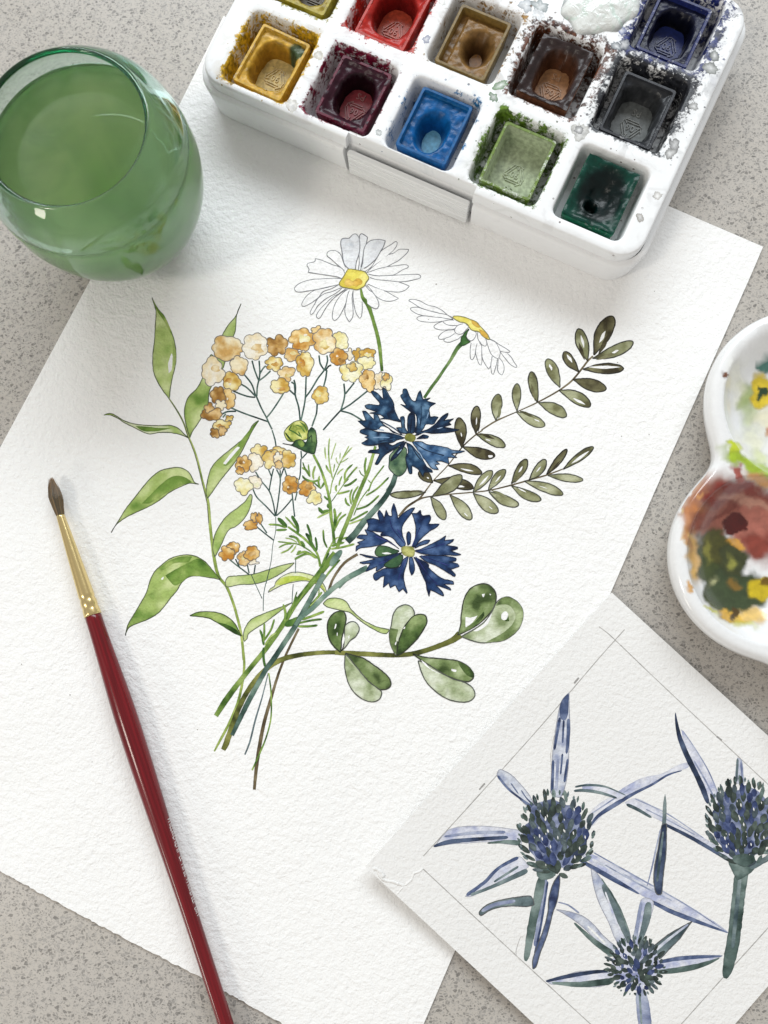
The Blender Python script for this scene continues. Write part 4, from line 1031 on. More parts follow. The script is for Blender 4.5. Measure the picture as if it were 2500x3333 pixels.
def mat_stained(name, sharp=0.06, gain=1.0, t0=.35, t1=1.25):
    """white plastic under dried paint: pigment in Col, how much of it in 'amt'"""
    t = NT(name)
    p = t.pos()
    a = t.n('ShaderNodeAttribute', attribute_name='Col')
    m = t.n('ShaderNodeAttribute', attribute_name='amt')
    n = t.noise(p, 620, 5, .68, .4)
    n2 = t.noise(p, 1700, 3, .6)
    f = t.math('ADD', t.math('MULTIPLY', n, .75), t.math('MULTIPLY', n2, .25))
    thr = t.math('SUBTRACT', 1.0, t.math('MULTIPLY', m.outputs['Fac'], gain))
    mask = t.ramp(t.math('SUBTRACT', f, t.math('ADD', t.math('MULTIPLY', thr, .62), .20)), -sharp, sharp)
    tone = t.ramp(t.noise(p, 900, 3), .3, .7, t0, t1)
    pig = t.mixc(1.0, a.outputs['Color'], t.n('ShaderNodeCombineColor', i_0=tone, i_1=tone, i_2=tone).outputs[0], 'MULTIPLY')
    # a thin tinted wash further out, then loose dark flecks
    halo = t.math('MULTIPLY', t.ramp(m.outputs['Fac'], .15, 1.0), t.ramp(t.noise(p, 240, 3), .34, .6, 0.1, .8))
    base = t.mixc(halo, (0.83, 0.845, 0.86), t.mixc(.45, (0.83, 0.845, 0.86), a.outputs['Color']))
    smear = t.math('MULTIPLY', t.ramp(t.noise(p, 105, 5, .62, 1.2), .53, .66, 0, .5), t.ramp(m.outputs['Fac'], .08, .4, .25, 1.0))
    base = t.mixc(smear, base, t.mixc(.35, (.42, .42, .43), a.outputs['Color']))
    c = t.mixc(mask, base, pig)
    v = t.n('ShaderNodeTexVoronoi', i_Scale=620.0)
    t.link(p, v.inputs['Vector'])
    s = t.n('ShaderNodeSeparateColor')
    t.link(v.outputs['Color'], s.inputs[0])
    fl = t.math('MULTIPLY', t.math('GREATER_THAN', s.outputs[0], .72), t.math('LESS_THAN', v.outputs['Distance'], t.math('MULTIPLY', s.outputs[1], .26)))
    fl = t.math('MULTIPLY', fl, t.ramp(t.noise(p, 70, 2), .38, .52))
    c = t.mixc(t.math('MULTIPLY', fl, .8), c, t.mixc(.5, (.05, .05, .07), a.outputs['Color']))
    t.set(Base_Color=c, Roughness=.32, Specular_IOR_Level=.32, Normal=t.bump(t.math('ADD', mask, t.math('MULTIPLY', n, .4)), .35, .00025))
    return t.m

M_PLASTIC = mat_plastic("white_plastic")
M_STAIN = mat_stained("paint_stained_plastic")
M_PAN = mat_stained("paint_stained_pan", .10, 1.0, .72, 1.12)

def rrect(u0, u1, v0, v1, r, k=6, notch=None, div=0):
    """rounded rectangle, anticlockwise from the front edge; notch=(ua, ub, v) cuts the front edge back"""
    out = []
    front = [(u0 + r, v0)]
    if notch:
        a, b_, w = notch
        front += [(a, v0), (a, w), (b_, w), (b_, v0)]
    front += [(u1 - r, v0)]
    out += front
    for cx, cy, a0 in ((u1 - r, v0 + r, -90), (u1 - r, v1 - r, 0), (u0 + r, v1 - r, 90), (u0 + r, v0 + r, 180)):
        for i in range(k + 1):
            a = R(a0 + 90 * i / k)
            out.append((cx + r * math.cos(a), cy + r * math.sin(a)))
    # drop doubled points
    res = []
    for p in out:
        if not res or math.hypot(p[0] - res[-1][0], p[1] - res[-1][1]) > 1e-6:
            res.append(p)
    if math.hypot(res[0][0] - res[-1][0], res[0][1] - res[-1][1]) < 1e-6:
        res.pop()
    return res

def loft(rings, close_bottom=True, close_top=True):
    """rings: lists of (u, v, z) with equal counts, from bottom to top"""
    n = len(rings[0])
    vs = [p for r in rings for p in r]
    fs = []
    for k in range(len(rings) - 1):
        for i in range(n):
            j = (i + 1) % n
            fs.append((k * n + i, k * n + j, (k + 1) * n + j, (k + 1) * n + i))
    if close_bottom:
        fs.append(tuple(range(n - 1, -1, -1)))
    if close_top:
        b_ = (len(rings) - 1) * n
        fs.append(tuple(range(b_, b_ + n)))
    return vs, fs

BOX = empty("paint_box", BO)
thing(BOX, "white plastic watercolour box with rows of square wells, stained and spattered with paint", "paint box")

# lower shell
def shell(off, z):
    nt = (29.6 + off * 0, 69.9, -13.2 + off)
    return [(u, v, z) for u, v in rrect(-18.8 + off, 119.4 - off, -16.4 + off, 68.8 - off, 9 - off, 7, notch=nt)]
vs, fs = loft([shell(1.5, 0.0), shell(1.2, .6), shell(0.95, 2.0), shell(0, 11.2), shell(.15, 11.9), shell(.6, 12.3), shell(1.75, 12.35), shell(1.95, 9.0)], True, False)
o = add("shell", [bx(*v) for v in vs], fs, M_PLASTIC, BOX)
def autosmooth(o, ang=40):
    bm = bmesh.new()
    bm.from_mesh(o.data)
    for e in bm.edges:
        if len(e.link_faces) == 2 and e.calc_face_angle(0) > R(ang):
            e.smooth = False
    for f in bm.faces:
        f.smooth = True
    bm.normal_update()
    bm.to_mesh(o.data)
    bm.free()
autosmooth(o)

# wells: centre and pigment of each column and row
PIG = {'yellow': ((205, 165, 40), 1.0), 'crimson': ((120, 22, 52), .85), 'blue': ((50, 122, 176), .72), 'green': ((92, 122, 40), .95), 'viridian': ((112, 84, 66), .34),
       'lemon': ((150, 140, 40), 1.0), 'red': ((190, 50, 40), 1.0), 'ochre': ((150, 112, 48), .7), 'umber': ((92, 54, 36), 1.0), 'black': ((44, 46, 52), 1.05), 'ultramarine': ((30, 42, 104), .95)}
COLS_U = [0.0, 25.2, 50.4, 75.5, 100.8]
WELLS = [(0.1, -1.5, 'yellow'), (25.3, -1.1, 'crimson'), (50.5, -.8, 'blue'), (75.8, -.4, 'green'), (100.9, 0, 'viridian'),
         (0.1, 26.0, 'lemon'), (25.3, 26.6, 'red'), (50.4, 27.0, 'ochre'), (75.2, 27.2, 'umber'), (100.5, 27.6, 'black'), (100.2, 53.6, 'ultramarine'), (0.1, 52.5, 'lemon'), (25.3, 52.8, 'red'), (50.4, 53.2, 'ochre')]
WHU, WHV = 10.25, 11.3
ZT = 16.3
def nearest(u, v):
    """pigment and amount at a place of the tray"""
    best = None
    for cu, cv, c in WELLS:
        du, dv = max(0, abs(u - cu) - WHU + .6), max(0, abs(v - cv) - WHV + .6)
        d = math.hypot(du, dv)
        if best is None or d < best[0]:
            best = (d, c)
    col, amt = PIG[best[1]]
    back = sstep(10, 30, v) * sstep(40, 75, u)            # the upper right of the tray is the dirtiest
    a = amt * math.exp(-best[0] / (1.2 + .9 * back)) * (.66 + .22 * back) + .13 + .12 * back
    c = lin(col)
    if back > .3 and noise.noise((u * .3, v * .3, 2)) > .1:
        c = mix(c, lin((40, 42, 52)), .75)
    return c, a

pts, edges = [], []
def addloop(lp):
    b_ = len(pts)
    n = len(lp)
    pts.extend(lp)
    edges.extend([(b_ + i, b_ + (i + 1) % n) for i in range(n)])
    return list(range(b_, b_ + n))
def resamp(lp, step):
    out = []
    n = len(lp)
    for i in range(n):
        a, c = lp[i], lp[(i + 1) % n]
        k = max(1, int(math.hypot(c[0] - a[0], c[1] - a[1]) / step))
        for j in range(k):
            out.append((a[0] + (c[0] - a[0]) * j / k, a[1] + (c[1] - a[1]) * j / k))
    return out
NT_TOP = (30.2, 69.3, -13.0)
rim_base = resamp(rrect(-17.0, 117.4, -15.0, 66.8, 7.5, 7, notch=NT_TOP), 1.5)
def rim_off(off):
    out = []
    for x, y in rim_base:
        cx_, cy_ = min(max(x, -9.5), 109.9), min(max(y, -7.5), 59.3)
        d = math.hypot(x - cx_, y - cy_)
        out.append((x - (x - cx_) / d * off, y - (y - cy_) / d * off))
    return out
rim_top = rim_off(.6)
addloop(rim_top)
well_loops = []
for cu, cv, c in WELLS:
    lp = resamp(rrect(cu - WHU - .6, cu + WHU + .6, cv - WHV - .6, cv + WHV + .6, 2.6, 4), 1.1)
    well_loops.append(addloop(lp))
rr = random.Random(4)
def in_well(u, v, g=.6):
    return any(abs(u - cu) < WHU + g and abs(v - cv) < WHV + g for cu, cv, _ in WELLS)
u = -16.0
while u < 116.5:
    v = -13.4
    while v < 66:
        q = (u + rr.uniform(-.25, .25), v + rr.uniform(-.25, .25))
        if not in_well(q[0], q[1], 1.2) and not (30 < q[0] < 69.5 and q[1] < -12.2) and inside(np.array([q]), np.array(rrect(-16.0, 116.4, -13.4, 65.8, 6.5, 7)))[0]:
            pts.append(q)
        v += 1.15
    u += 1.15
res = delaunay_2d_cdt([Vector(p) for p in pts], edges, [], 0, 1e-5)
rt = np.array(rim_top)
tv = [(p.x, p.y, ZT) for p in res[0]]
tf = []
wl_polys = [np.array([pts[i] for i in lp]) for lp in well_loops]
cent = np.array([[sum(res[0][i][k] for i in f) / 3 for k in (0, 1)] for f in res[2]])
ok = inside(cent, rt)
for wp in wl_polys:
    ok &= ~inside(cent, wp)
for f, k in zip(res[2], ok):
    if k:
        a, b_, c = (res[0][i] for i in f)
        ar = (b_.x - a.x) * (c.y - a.y) - (b_.y - a.y) * (c.x - a.x)
        tf.append(tuple(f) if ar > 0 else tuple(f[::-1]))
tcol, tamt = [], []
for p in tv:
    c, a = nearest(p[0], p[1])
    tcol.append(c)
    tamt.append(a)
def append(vs, fs, cols, amts):
    b_ = len(tv)
    tv.extend(vs)
    tf.extend(tuple(b_ + i for i in f) for f in fs)
    tcol.extend(cols)
    tamt.extend(amts)
# outer wall of the tray
def ringz(off, z):
    return [(p[0], p[1], z) for p in rim_off(off)]
vs, fs = loft([ringz(0, 11.5), ringz(0, 15.4), ringz(.18, 16.0), ringz(.6, ZT)], False, False)
cc = [nearest(p[0], p[1]) for p in vs]
append(vs, fs, [c[0] for c in cc], [.12 for c in cc])
# the wells
for (cu, cv, c), lp in zip(WELLS, well_loops):
    top = [pts[i] for i in lp]
    n = len(top)
    prof = [(1.0, ZT, .75), (.965, ZT - .15, .8), (.945, ZT - .6, .8), (.935, ZT - 1.6, .85), (.90, 7.2, .8), (.87, 6.7, .7), (0.02, 6.7, .6)]
    rings = [[(cu + (p[0] - cu) * k, cv + (p[1] - cv) * k, z) for p in top] for k, z, _ in prof]
    vs, fs = loft(rings, False, True)
    fs = [f[::-1] if len(f) == 4 else f for f in fs]
    col, amt = PIG[c]
    append(vs, fs, [lin(col)] * len(vs), [amt * q * (.70 + .42 * noise.noise((p[0] * .22, p[1] * .22, p[2] * .15 + cu))) for (k, z, q), r in zip(prof, rings) for p in r])
tray = add("tray", [bx(*v) for v in tv], tf, M_STAIN, BOX, cols=tcol, attrs={'amt': tamt})
bm = bmesh.new()
bm.from_mesh(tray.data)
bmesh.ops.remove_doubles(bm, verts=bm.verts, dist=2e-6)
bmesh.ops.recalc_face_normals(bm, faces=bm.faces)
bm.to_mesh(tray.data)
bm.free()
autosmooth(tray, 50)

# latch on the front
def mat_latch():
    t = NT("ribbed_plastic")
    w = t.n('ShaderNodeTexCoord')
    n = t.n('ShaderNodeMapping')
    n.inputs['Scale'].default_value = (60, 60, 2600)
    t.link(w.outputs['Object'], n.inputs[0])
    h = t.n('ShaderNodeTexNoise', i_Scale=1.0, i_Detail=2.0)
    t.link(n.outputs[0], h.inputs['Vector'])
    t.set(Base_Color=(.82, .835, .84, 1), Roughness=.45, Normal=t.bump(h.outputs['Fac'], .9, .0004))
    return t.m
def lring(o_, z):
    return [(p[0], p[1], z) for p in rrect(30.7 + o_, 68.8 - o_, -16.2 + o_, -14.5 - o_ * .5, .5, 2)]
vs, fs = loft([lring(.3, .8), lring(0, 1.2), lring(0, 3.6), lring(.22, 3.75), lring(.22, 3.9), lring(0, 4.05), lring(0, 6.3), lring(.22, 6.45), lring(.22, 6.6), lring(0, 6.75), lring(0, 9.0), lring(.2, 9.15), lring(.2, 9.3), lring(0, 9.45), lring(0, 10.9), lring(.3, 11.2)])
autosmooth(add("latch", [bx(*v) for v in vs], fs, mat_latch(), BOX), 30)

# white body colour squeezed out over one slot
def mat_gouache():
    t = NT("dried_white_gouache")
    p = t.pos()
    a = t.n('ShaderNodeAttribute', attribute_name='Col')
    n = t.noise(p, 230, 3, .5, 1.5)
    c = t.mixc(t.ramp(n, .52, .68, 0, .4), a.outputs['Color'], (.45, .66, .56))
    t.set(Base_Color=c, Roughness=.2, Normal=t.bump(t.noise(p, 380, 3, .5, 1.2), .6, .0009))
    return t.m
vs, fs, cs = [], [], []
gu, gv = 77.5, 51.2
NR, NA = 14, 48
for i in range(NR + 1):
    for j in range(NA):
        a = j / NA * 2 * math.pi
        wob = 1 + .07 * math.sin(3 * a + 1) + .05 * math.sin(7 * a) + .03 * math.sin(11 * a + 2)
        r = 10.8 * i / NR * wob
        z = ZT + .05 + 2.3 * (1 - (i / NR) ** 3.2) * (1 + .22 * noise.noise((r * math.cos(a) * .28, r * math.sin(a) * .28, 5)))
        vs.append(bx(gu + r * math.cos(a), gv + r * math.sin(a), z - (0.3 if i == NR else 0)))
        q = i / NR + .1 * noise.noise((math.cos(a) * 4, math.sin(a) * 4, i * .3))
        cs.append(mix(lin((226, 230, 228)), lin((120, 124, 128)), sstep(.88, 1.04, q)))
for i in range(NR):
    for j in range(NA):
        k = (j + 1) % NA
        fs.append((i * NA + j, (i + 1) * NA + j, (i + 1) * NA + k, i * NA + k))
add("white_paint_dollop", vs, fs, mat_gouache(), BOX, cols=cs, smooth=True)
# loose puddle marks dried on the rim
def blotch(parent, cu, cv, r, col, mat, seed, stretch=1.0, name="paint_stain"):
    rr = random.Random(seed)
    n = 30
    P = []
    ang = rr.uniform(0, 3)
    for j in range(n):
        a = j / n * 2 * math.pi
        q = r * .85 * (1 + .5 * noise.noise((math.cos(a) * 1.3, math.sin(a) * 1.3, seed)) + .4 * noise.noise((math.cos(a) * 4, math.sin(a) * 4, seed)))
        x, y = q * math.cos(a) * stretch, q * math.sin(a)
        P.append((cu + x * math.cos(ang) - y * math.sin(ang), cv + x * math.sin(ang) + y * math.cos(ang)))
    return P
bl_v, bl_f, bl_c = [], [], []
for i, (pu, pv, r, col) in enumerate([(12.6, 4.5, 1.4, (196, 190, 176)), (12.3, -12.4, 2.0, (206, 203, 196)), (37.9, -9.5, 1.0, (170, 176, 176)), (38.3, 21, 1.2, (120, 124, 150)), (63.0, 17, 1.8, (86, 122, 74)), (62.6, 12.9, 1.4, (70, 108, 66)), (88.5, 13.4, 2.4, (176, 176, 172)), (88, 13.8, 1.2, (120, 120, 120)),
        (113.5, 45, 1.8, (104, 108, 104)), (113.2, 49, 1.4, (90, 96, 92)), (113.8, 33, 1.3, (140, 140, 138)), (113.4, 20.5, 1.7, (110, 110, 110)), (113.3, 17.8, 1.5, (128, 128, 126)), (115, 5.0, 1.2, (186, 184, 180)), (113.2, -2.5, 1.1, (150, 146, 140)), (89.2, 42, 1.5, (64, 70, 84)), (87.4, 40.6, 1.4, (80, 88, 96)), (86.8, 45.5, 1.2, (58, 74, 130)), (63.4, 43, 2.4, (120, 132, 134)), (59.5, 41.5, 2.0, (160, 166, 172)), (64, 40.6, 1.8, (200, 204, 208)), (12.6, 31, .8, (222, 220, 214)), (37.5, 33, .9, (214, 214, 210))]):
    P = blotch(None, pu, pv, r, col, None, i * 3.1, 1.25)
    b_ = len(bl_v)
    zz = ZT + .012 + i * .002
    bl_v += [bx(p[0], p[1], zz) for p in P] + [bx(pu, pv, zz)]
    bl_c += [lin(col)] * len(P) + [mix(lin(col), (.82, .83, .84), .75)]
    bl_f += [(b_ + j, b_ + (j + 1) % len(P), b_ + len(P)) for j in range(len(P))]
t = NT("dried_paint_film")
a = t.n('ShaderNodeAttribute', attribute_name='Col')
nn = t.ramp(t.noise(t.pos(), 900, 4), .3, .7, .75, 1.15)
t.set(Base_Color=t.mixc(1.0, a.outputs['Color'], t.n('ShaderNodeCombineColor', i_0=nn, i_1=nn, i_2=nn).outputs[0], 'MULTIPLY'), Roughness=.4)
M_FILM = t.m
o = add("paint_stains", bl_v, bl_f, M_FILM, BOX, cols=bl_c)
o.name = "paint_stain"
o['kind'] = 'stuff'

# ---- half pans
def mat_cake():
    t = NT("paint_cake")
    p = t.pos()
    a = t.n('ShaderNodeAttribute', attribute_name='Col')
    n = t.noise(p, 500, 4, .6, .5)
    tone = t.ramp(n, .25, .75, .72, 1.25)
    c = t.mixc(1.0, a.outputs['Color'], t.n('ShaderNodeCombineColor', i_0=tone, i_1=tone, i_2=tone).outputs[0], 'MULTIPLY')
    t.set(Base_Color=c, Roughness=.28, Specular_IOR_Level=.22, Normal=t.bump(n, .3, .0005))
    return t.m
M_CAKE = mat_cake()

def text_mesh(body, size):
    cu = bpy.data.curves.new("mark", 'FONT')
    cu.body = body
    cu.size = size
    cu.align_x = 'CENTER'
    cu.align_y = 'CENTER'
    cu.extrude = 0.12
    cu.resolution_u = 2
    ob = bpy.data.objects.new("mark", cu)
    COL.objects.link(ob)
    dg = bpy.context.evaluated_depsgraph_get()
    me = bpy.data.meshes.new_from_object(ob.evaluated_get(dg))
    vs = [tuple(v.co) for v in me.vertices]
    fs = [tuple(p.vertices) for p in me.polygons]
    bpy.data.objects.remove(ob)
    bpy.data.curves.remove(cu)
    bpy.data.meshes.remove(me)
    return vs, fs

def recycling():
    """a triangle of three arrows with 06 inside and PS beneath, raised 0.3 mm"""
    vs, fs = [], []
    def bar(a, b_, w):
        d = Vector((b_[0] - a[0], b_[1] - a[1]))
        n = Vector((-d.y, d.x)).normalized() * w / 2
        k = len(vs)
        for z in (0, .28):
            vs.extend([(a[0] + n.x, a[1] + n.y, z), (a[0] - n.x, a[1] - n.y, z), (b_[0] - n.x, b_[1] - n.y, z), (b_[0] + n.x, b_[1] + n.y, z)])
        fs.extend([(k + 7, k + 4, k + 5, k + 6), (k, k + 4, k + 7, k + 3), (k + 1, k + 2, k + 6, k + 5), (k, k + 1, k + 5, k + 4), (k + 3, k + 7, k + 6, k + 2)])
    T = [(3.6 * math.cos(R(a)), 3.6 * math.sin(R(a)) + .4) for a in (90, 210, 330)]
    for i in range(3):
        a, b_, c = T[i], T[(i + 1) % 3], T[(i + 2) % 3]
        lerp = lambda p, q, t: (p[0] + (q[0] - p[0]) * t, p[1] + (q[1] - p[1]) * t)
        s0, s1, s2 = lerp(a, b_, .22), lerp(a, b_, .74), lerp(b_, a, .16)
        for dx in (0, 1):
            off = -.30 if dx else .30
            d = Vector((b_[0] - a[0], b_[1] - a[1])).normalized()
            n = (-d.y * off, d.x * off)
            bar((s0[0] + n[0], s0[1] + n[1]), (s1[0] + n[0], s1[1] + n[1]), .2)
        d = Vector((b_[0] - a[0], b_[1] - a[1])).normalized()
        n = Vector((-d.y, d.x))
        tip = s2
        bar((tip[0] - d.x * .9 + n.x * .8, tip[1] - d.y * .9 + n.y * .8), tip, .2)
        bar((tip[0] - d.x * .9 - n.x * .8, tip[1] - d.y * .9 - n.y * .8), tip, .2)
        bar(lerp(a, b_, .22), lerp(a, c, .12), .2)
    for body, size, dy in (("06", 2.3, .25), ("PS", 2.5, -4.1)):
        v2, f2 = text_mesh(body, size)
        k = len(vs)
        vs.extend([(x, y + dy, z + .14) for x, y, z in v2])
        fs.extend([tuple(k + i for i in f) for f in f2])
    return vs, fs
RV, RF = recycling()

def half_pan(cu, cv, key, label, rot=0.0, flip=False, pan_amt=.8, cake=None, cakecol=None, floor=(200, 196, 180), off=(0, 0), wallcol=None, mark=True, crust=False):
    ca, sa = math.cos(R(rot)), math.sin(R(rot))
    def w(x, y, z):
        return bx(cu + off[0] + x * ca - y * sa, cv + off[1] + x * sa + y * ca, z)
    col = lin(wallcol or PIG[key][0])
    zb, zr, zf = 6.72, 14.6, 7.9
    def rg(hx, hy, r, z):
        return [(p[0], p[1], z) for p in rrect(-hx, hx, -hy, hy, r, 3)]
    root = add("half_pan", *(lambda v, f: ([w(*p) for p in v], f))(*loft([rg(7.1, 8.9, .8, zb), rg(7.75, 9.6, .8, zr - .3), rg(7.6, 9.45, .7, zr), rg(6.95, 8.8, .7, zr), rg(6.8, 8.65, .7, zr - .3), rg(6.4, 8.2, .9, zf + .6), rg(6.0, 7.8, .9, zf)], True, True)),
               M_PAN, None, loc=bx(cu, cv, zb))
    me = root.data
    n = len(rrect(-1, 1, -1, 1, .5, 3))
    fl = lin(floor)
    cs, am = [], []
    for i, vtx in enumerate(me.vertices):
        k = i // n
        cs.append(fl if k >= (5 if cake else 4) else col)
        am.append(1.6 if k >= 6 else (1.0 if k == 5 or (k == 4 and not cake) else pan_amt * (.9 + .3 * noise.noise((vtx.co.x * 300, vtx.co.y * 300, cu)))))
    a = me.color_attributes.new("Col", 'FLOAT_COLOR', 'POINT')
    a.data.foreach_set("color", np.array([(*c, 1) for c in cs], dtype=np.float32).ravel())
    a = me.attributes.new("amt", 'FLOAT', 'POINT')
    a.data.foreach_set("value", np.array(am, dtype=np.float32))
    autosmooth(root, 35)
    thing(root, label, "paint pan", "half pans of watercolour in the white box")
    if cake:
        NXC, NYC = 30, 36
        vs, fs, cs = [], [], []
        for j in range(NYC + 1):
            for i in range(NXC + 1):
                ex, ey = (7.55, 9.4) if crust else (6.75, 8.6)
                x, y = -ex + 2 * ex * i / NXC, -ey + 2 * ey * j / NYC
                z, c = cake(x, y)
                if crust:
                    eg = min(ex - abs(x), ey - abs(y))
                    z += (1.15 - .9 * sstep(.5, 2.2, eg)) * (1 if z > 12 else 0) + (.5 * noise.noise((x * .35, y * .35, cu + 4)) if eg < 1.5 else 0)
                z += .20 * noise.noise((x * .7, y * .7, cu)) + .09 * noise.noise((x * 3, y * 3, cv))
                k = max(0, (zr - z) / (zr - zf)) * .055
                vs.append(w(x * (1 - k), y * (1 - k), z))
                tn = 1 + .35 * noise.noise((x * .45, y * .45, cu + 9)) + .2 * noise.noise((x * 1.6, y * 1.6, cu + 5))
                cs.append(tuple(v * tn for v in lin(c)))
        for j in range(NYC):
            for i in range(NXC):
                q = j * (NXC + 1) + i
                fs.append((q, q + 1, q + NXC + 2, q + NXC + 1))
        add("paint_cake", vs, fs, M_CAKE, root, cols=cs, smooth=True)
    if mark:
        s = -1 if flip else 1
        o = add("recycling_mark", [w(s * v[0] * 1.12 + .2, s * v[1] * 1.12 - .9, zf + .005 + v[2]) for v in RV], RF, M_PAN, root, cols=[mix(fl, (.8, .8, .75), .12)] * len(RV), attrs={'amt': [1.6] * len(RV)})
    return root

def hole(x, y, cx, cy, rx, ry, p=2.0):
    return (abs((x - cx) / rx) ** p + abs((y - cy) / ry) ** p) ** (1 / p)
def lerpc(a, b_, t):
    t = min(1, max(0, t))
    return tuple(a[i] + (b_[i] - a[i]) * t for i in range(3))

def ck_hole(top, bot, cx, cy, rx, ry, p, rimc, wallc, lo=7.0, soft=.16, crown=0.0):
    def f(x, y):
        q = hole(x, y, cx, cy, rx, ry, p) + .05 * noise.noise((x * .5, y * .5, cx + rx))
        z = lo + (top - lo) * sstep(1 - soft, 1 + soft, q) + crown * sstep(1, 1.5, q)
        return z, lerpc(wallc, rimc, sstep(.9, 1.2, q))
    return f
def ck_bowl(top, cx, cy, rx, ry, depth, hx, hy, hr, rimc, bowlc, holec):
    def f(x, y):
        q = hole(x, y, cx, cy, rx, ry, 2.2)
        z = top - depth * (1 - sstep(0.15, 1.05, q))
        h = math.hypot(x - hx, y - hy) / hr
        z -= 3.2 * (1 - sstep(.55, 1.05, h)) - .5 * math.exp(-((h - 1.1) / .22) ** 2)
        c = lerpc(bowlc, rimc, sstep(.8, 1.15, q))
        return max(7.0, z), lerpc(holec, c, sstep(.5, 1.0, h))
    return f

half_pan(.5, -1.9, 'yellow', "mustard yellow half pan worn hollow, at the left end of the front row", rot=-2, pan_amt=.85, floor=(204, 180, 116), wallcol=(206, 166, 60),
         cake=lambda x, y, f=ck_hole(13.6, 7, .3, -.6, 5.6, 6.7, 3.2, (196, 156, 60), (140, 100, 26), soft=.08): (f(x, y)[0], lerpc((64, 78, 52), f(x, y)[1], sstep(.7, 1.1, hole(x, y, 4.6, 6.6, 2.6, 2.4) + .25 * noise.noise((x, y, 1))))))
half_pan(25.9, -.9, 'crimson', "half pan of near-black crimson with a dark oval hole showing a red floor", flip=True, crust=True, pan_amt=.95, floor=(130, 48, 56), wallcol=(96, 26, 50),
         cake=ck_hole(13.4, 7, .4, -.2, 5.0, 6.5, 2.4, (48, 16, 30), (14, 4, 8), soft=.10))
half_pan(50.7, -.3, 'blue', "half pan of bright cerulean blue worn to an oval pale hole", pan_amt=1.0, floor=(90, 150, 180), wallcol=(18, 90, 148), mark=False,
         cake=ck_hole(13.2, 7, -.2, -1.2, 3.5, 4.9, 2.2, (12, 82, 140), (8, 66, 122), soft=.45))
half_pan(76.2, -.2, 'green', "nearly empty half pan with pale sap green walls and a raised recycling mark", pan_amt=.78, floor=(168, 180, 150), wallcol=(112, 136, 62))
half_pan(101.0, .2, 'viridian', "half pan full of glossy blackish viridian green with one small pit", crust=True, pan_amt=.95, floor=(14, 60, 48), wallcol=(16, 92, 66), mark=False,
         cake=ck_bowl(13.9, .2, .2, 6.3, 8.2, 2.6, -1.0, -3.6, 2.1, (12, 58, 48), (4, 20, 20), (6, 30, 26)))
half_pan(.3, 26.2, 'lemon', "half pan of olive yellow with a dark hollow, cut by the top of the picture", pan_amt=.95, floor=(70, 56, 30), wallcol=(164, 150, 50),
         cake=ck_hole(13.4, 7, 0, 0, 5.2, 6.8, 3, (160, 142, 56), (90, 76, 36), soft=.1))
half_pan(25.8, 25.5, 'red', "half pan of vermilion red with a round hollow and orange streaks", pan_amt=1.0, floor=(170, 66, 44), wallcol=(178, 54, 44), rot=-1, crust=True,
         cake=ck_hole(13.3, 7, .2, .6, 5.4, 6.6, 2.6, (166, 42, 36), (84, 12, 14), soft=.12))
half_pan(50.2, 26.8, 'ochre', "half pan of muddy ochre brown with a funnel shaped hole", pan_amt=.95, floor=(120, 80, 30), wallcol=(120, 98, 50), mark=False,
         cake=lambda x, y: (lambda q: (7.0 + 6.1 * sstep(.2, 1.35, q) - (1.2 if x < -4.5 or y > 7.4 else 0), lerpc((44, 24, 8), (122, 92, 52), sstep(.3, 1.3, q))))(hole(x, y, 1.6, -.4, 3.9, 4.9, 2)))
half_pan(75.0, 27.7, 'umber', "half pan of dark umber crust round a squarish hole with a tan floor", flip=True, crust=True, pan_amt=.95, floor=(170, 124, 86), wallcol=(110, 74, 54),
         cake=ck_hole(14.0, 7, .3, -.4, 4.9, 7.0, 3.0, (48, 38, 38), (88, 52, 32), soft=.06, crown=.2))
half_pan(100.4, 27.0, 'black', "used up black half pan with grey walls and white scuffs", flip=True, crust=True, pan_amt=1.05, floor=(96, 100, 100), wallcol=(46, 48, 54),
         cake=ck_hole(13.0, 7, 0, -.3, 5.7, 7.4, 4.0, (40, 42, 46), (50, 52, 54), soft=.05))
half_pan(100.0, 53.3, 'ultramarine', "half pan of deep ultramarine with a black upper half and blue floor", pan_amt=.8, floor=(30, 42, 96), wallcol=(26, 36, 92),
         cake=ck_hole(13.2, 7, 0, -.5, 5.2, 6.8, 3.0, (18, 22, 48), (5, 5, 9), soft=.1))

# ------------------------------------------------------------------ tumbler of green water
GC = Vector((-0.08030, 0.10790, ZP + 0.0002))
def lathe(prof, c, n=72):
    vs, fs = [], []
    for r, z in prof:
        for j in range(n):
            a = j / n * 2 * math.pi
            vs.append((c.x + r * .001 * math.cos(a), c.y + r * .001 * math.sin(a), c.z + z * .001))
    m = len(prof)
    for i in range(m - 1):
        for j in range(n):
            k = (j + 1) % n
            fs.append((i * n + j, i * n + k, (i + 1) * n + k, (i + 1) * n + j))
    fs.append(tuple(range(n - 1, -1, -1)))
    fs.append(tuple(range((m - 1) * n, m * n)))
    return vs, fs
def smooth_prof(P, k=6):
    q = spline([(a, b_) for a, b_ in P], False, 1e9)
    out = []
    A = [np.array(p, float) for p in P]
    for i in range(len(A) - 1):
        p0, p1, p2, p3 = A[max(0, i - 1)], A[i], A[i + 1], A[min(len(A) - 1, i + 2)]
        for j in range(k):
            t = j / k
            out.append(tuple(.5 * (2 * p1 + (p2 - p0) * t + (2 * p0 - 5 * p1 + 4 * p2 - p3) * t * t + (3 * p1 - p0 - 3 * p2 + p3) * t ** 3)))
    out.append(tuple(A[-1]))
    return out
OUT = smooth_prof([(7.0, 0), (9.5, .6), (14.6, 3.4), (19.2, 8.4), (22.8, 14.4), (25.4, 21.0), (26.7, 28.0), (26.8, 32.0), (26.6, 37.0), (25.7, 41.5), (24.3, 45.0), (22.5, 47.6), (20.7, 49.5)])
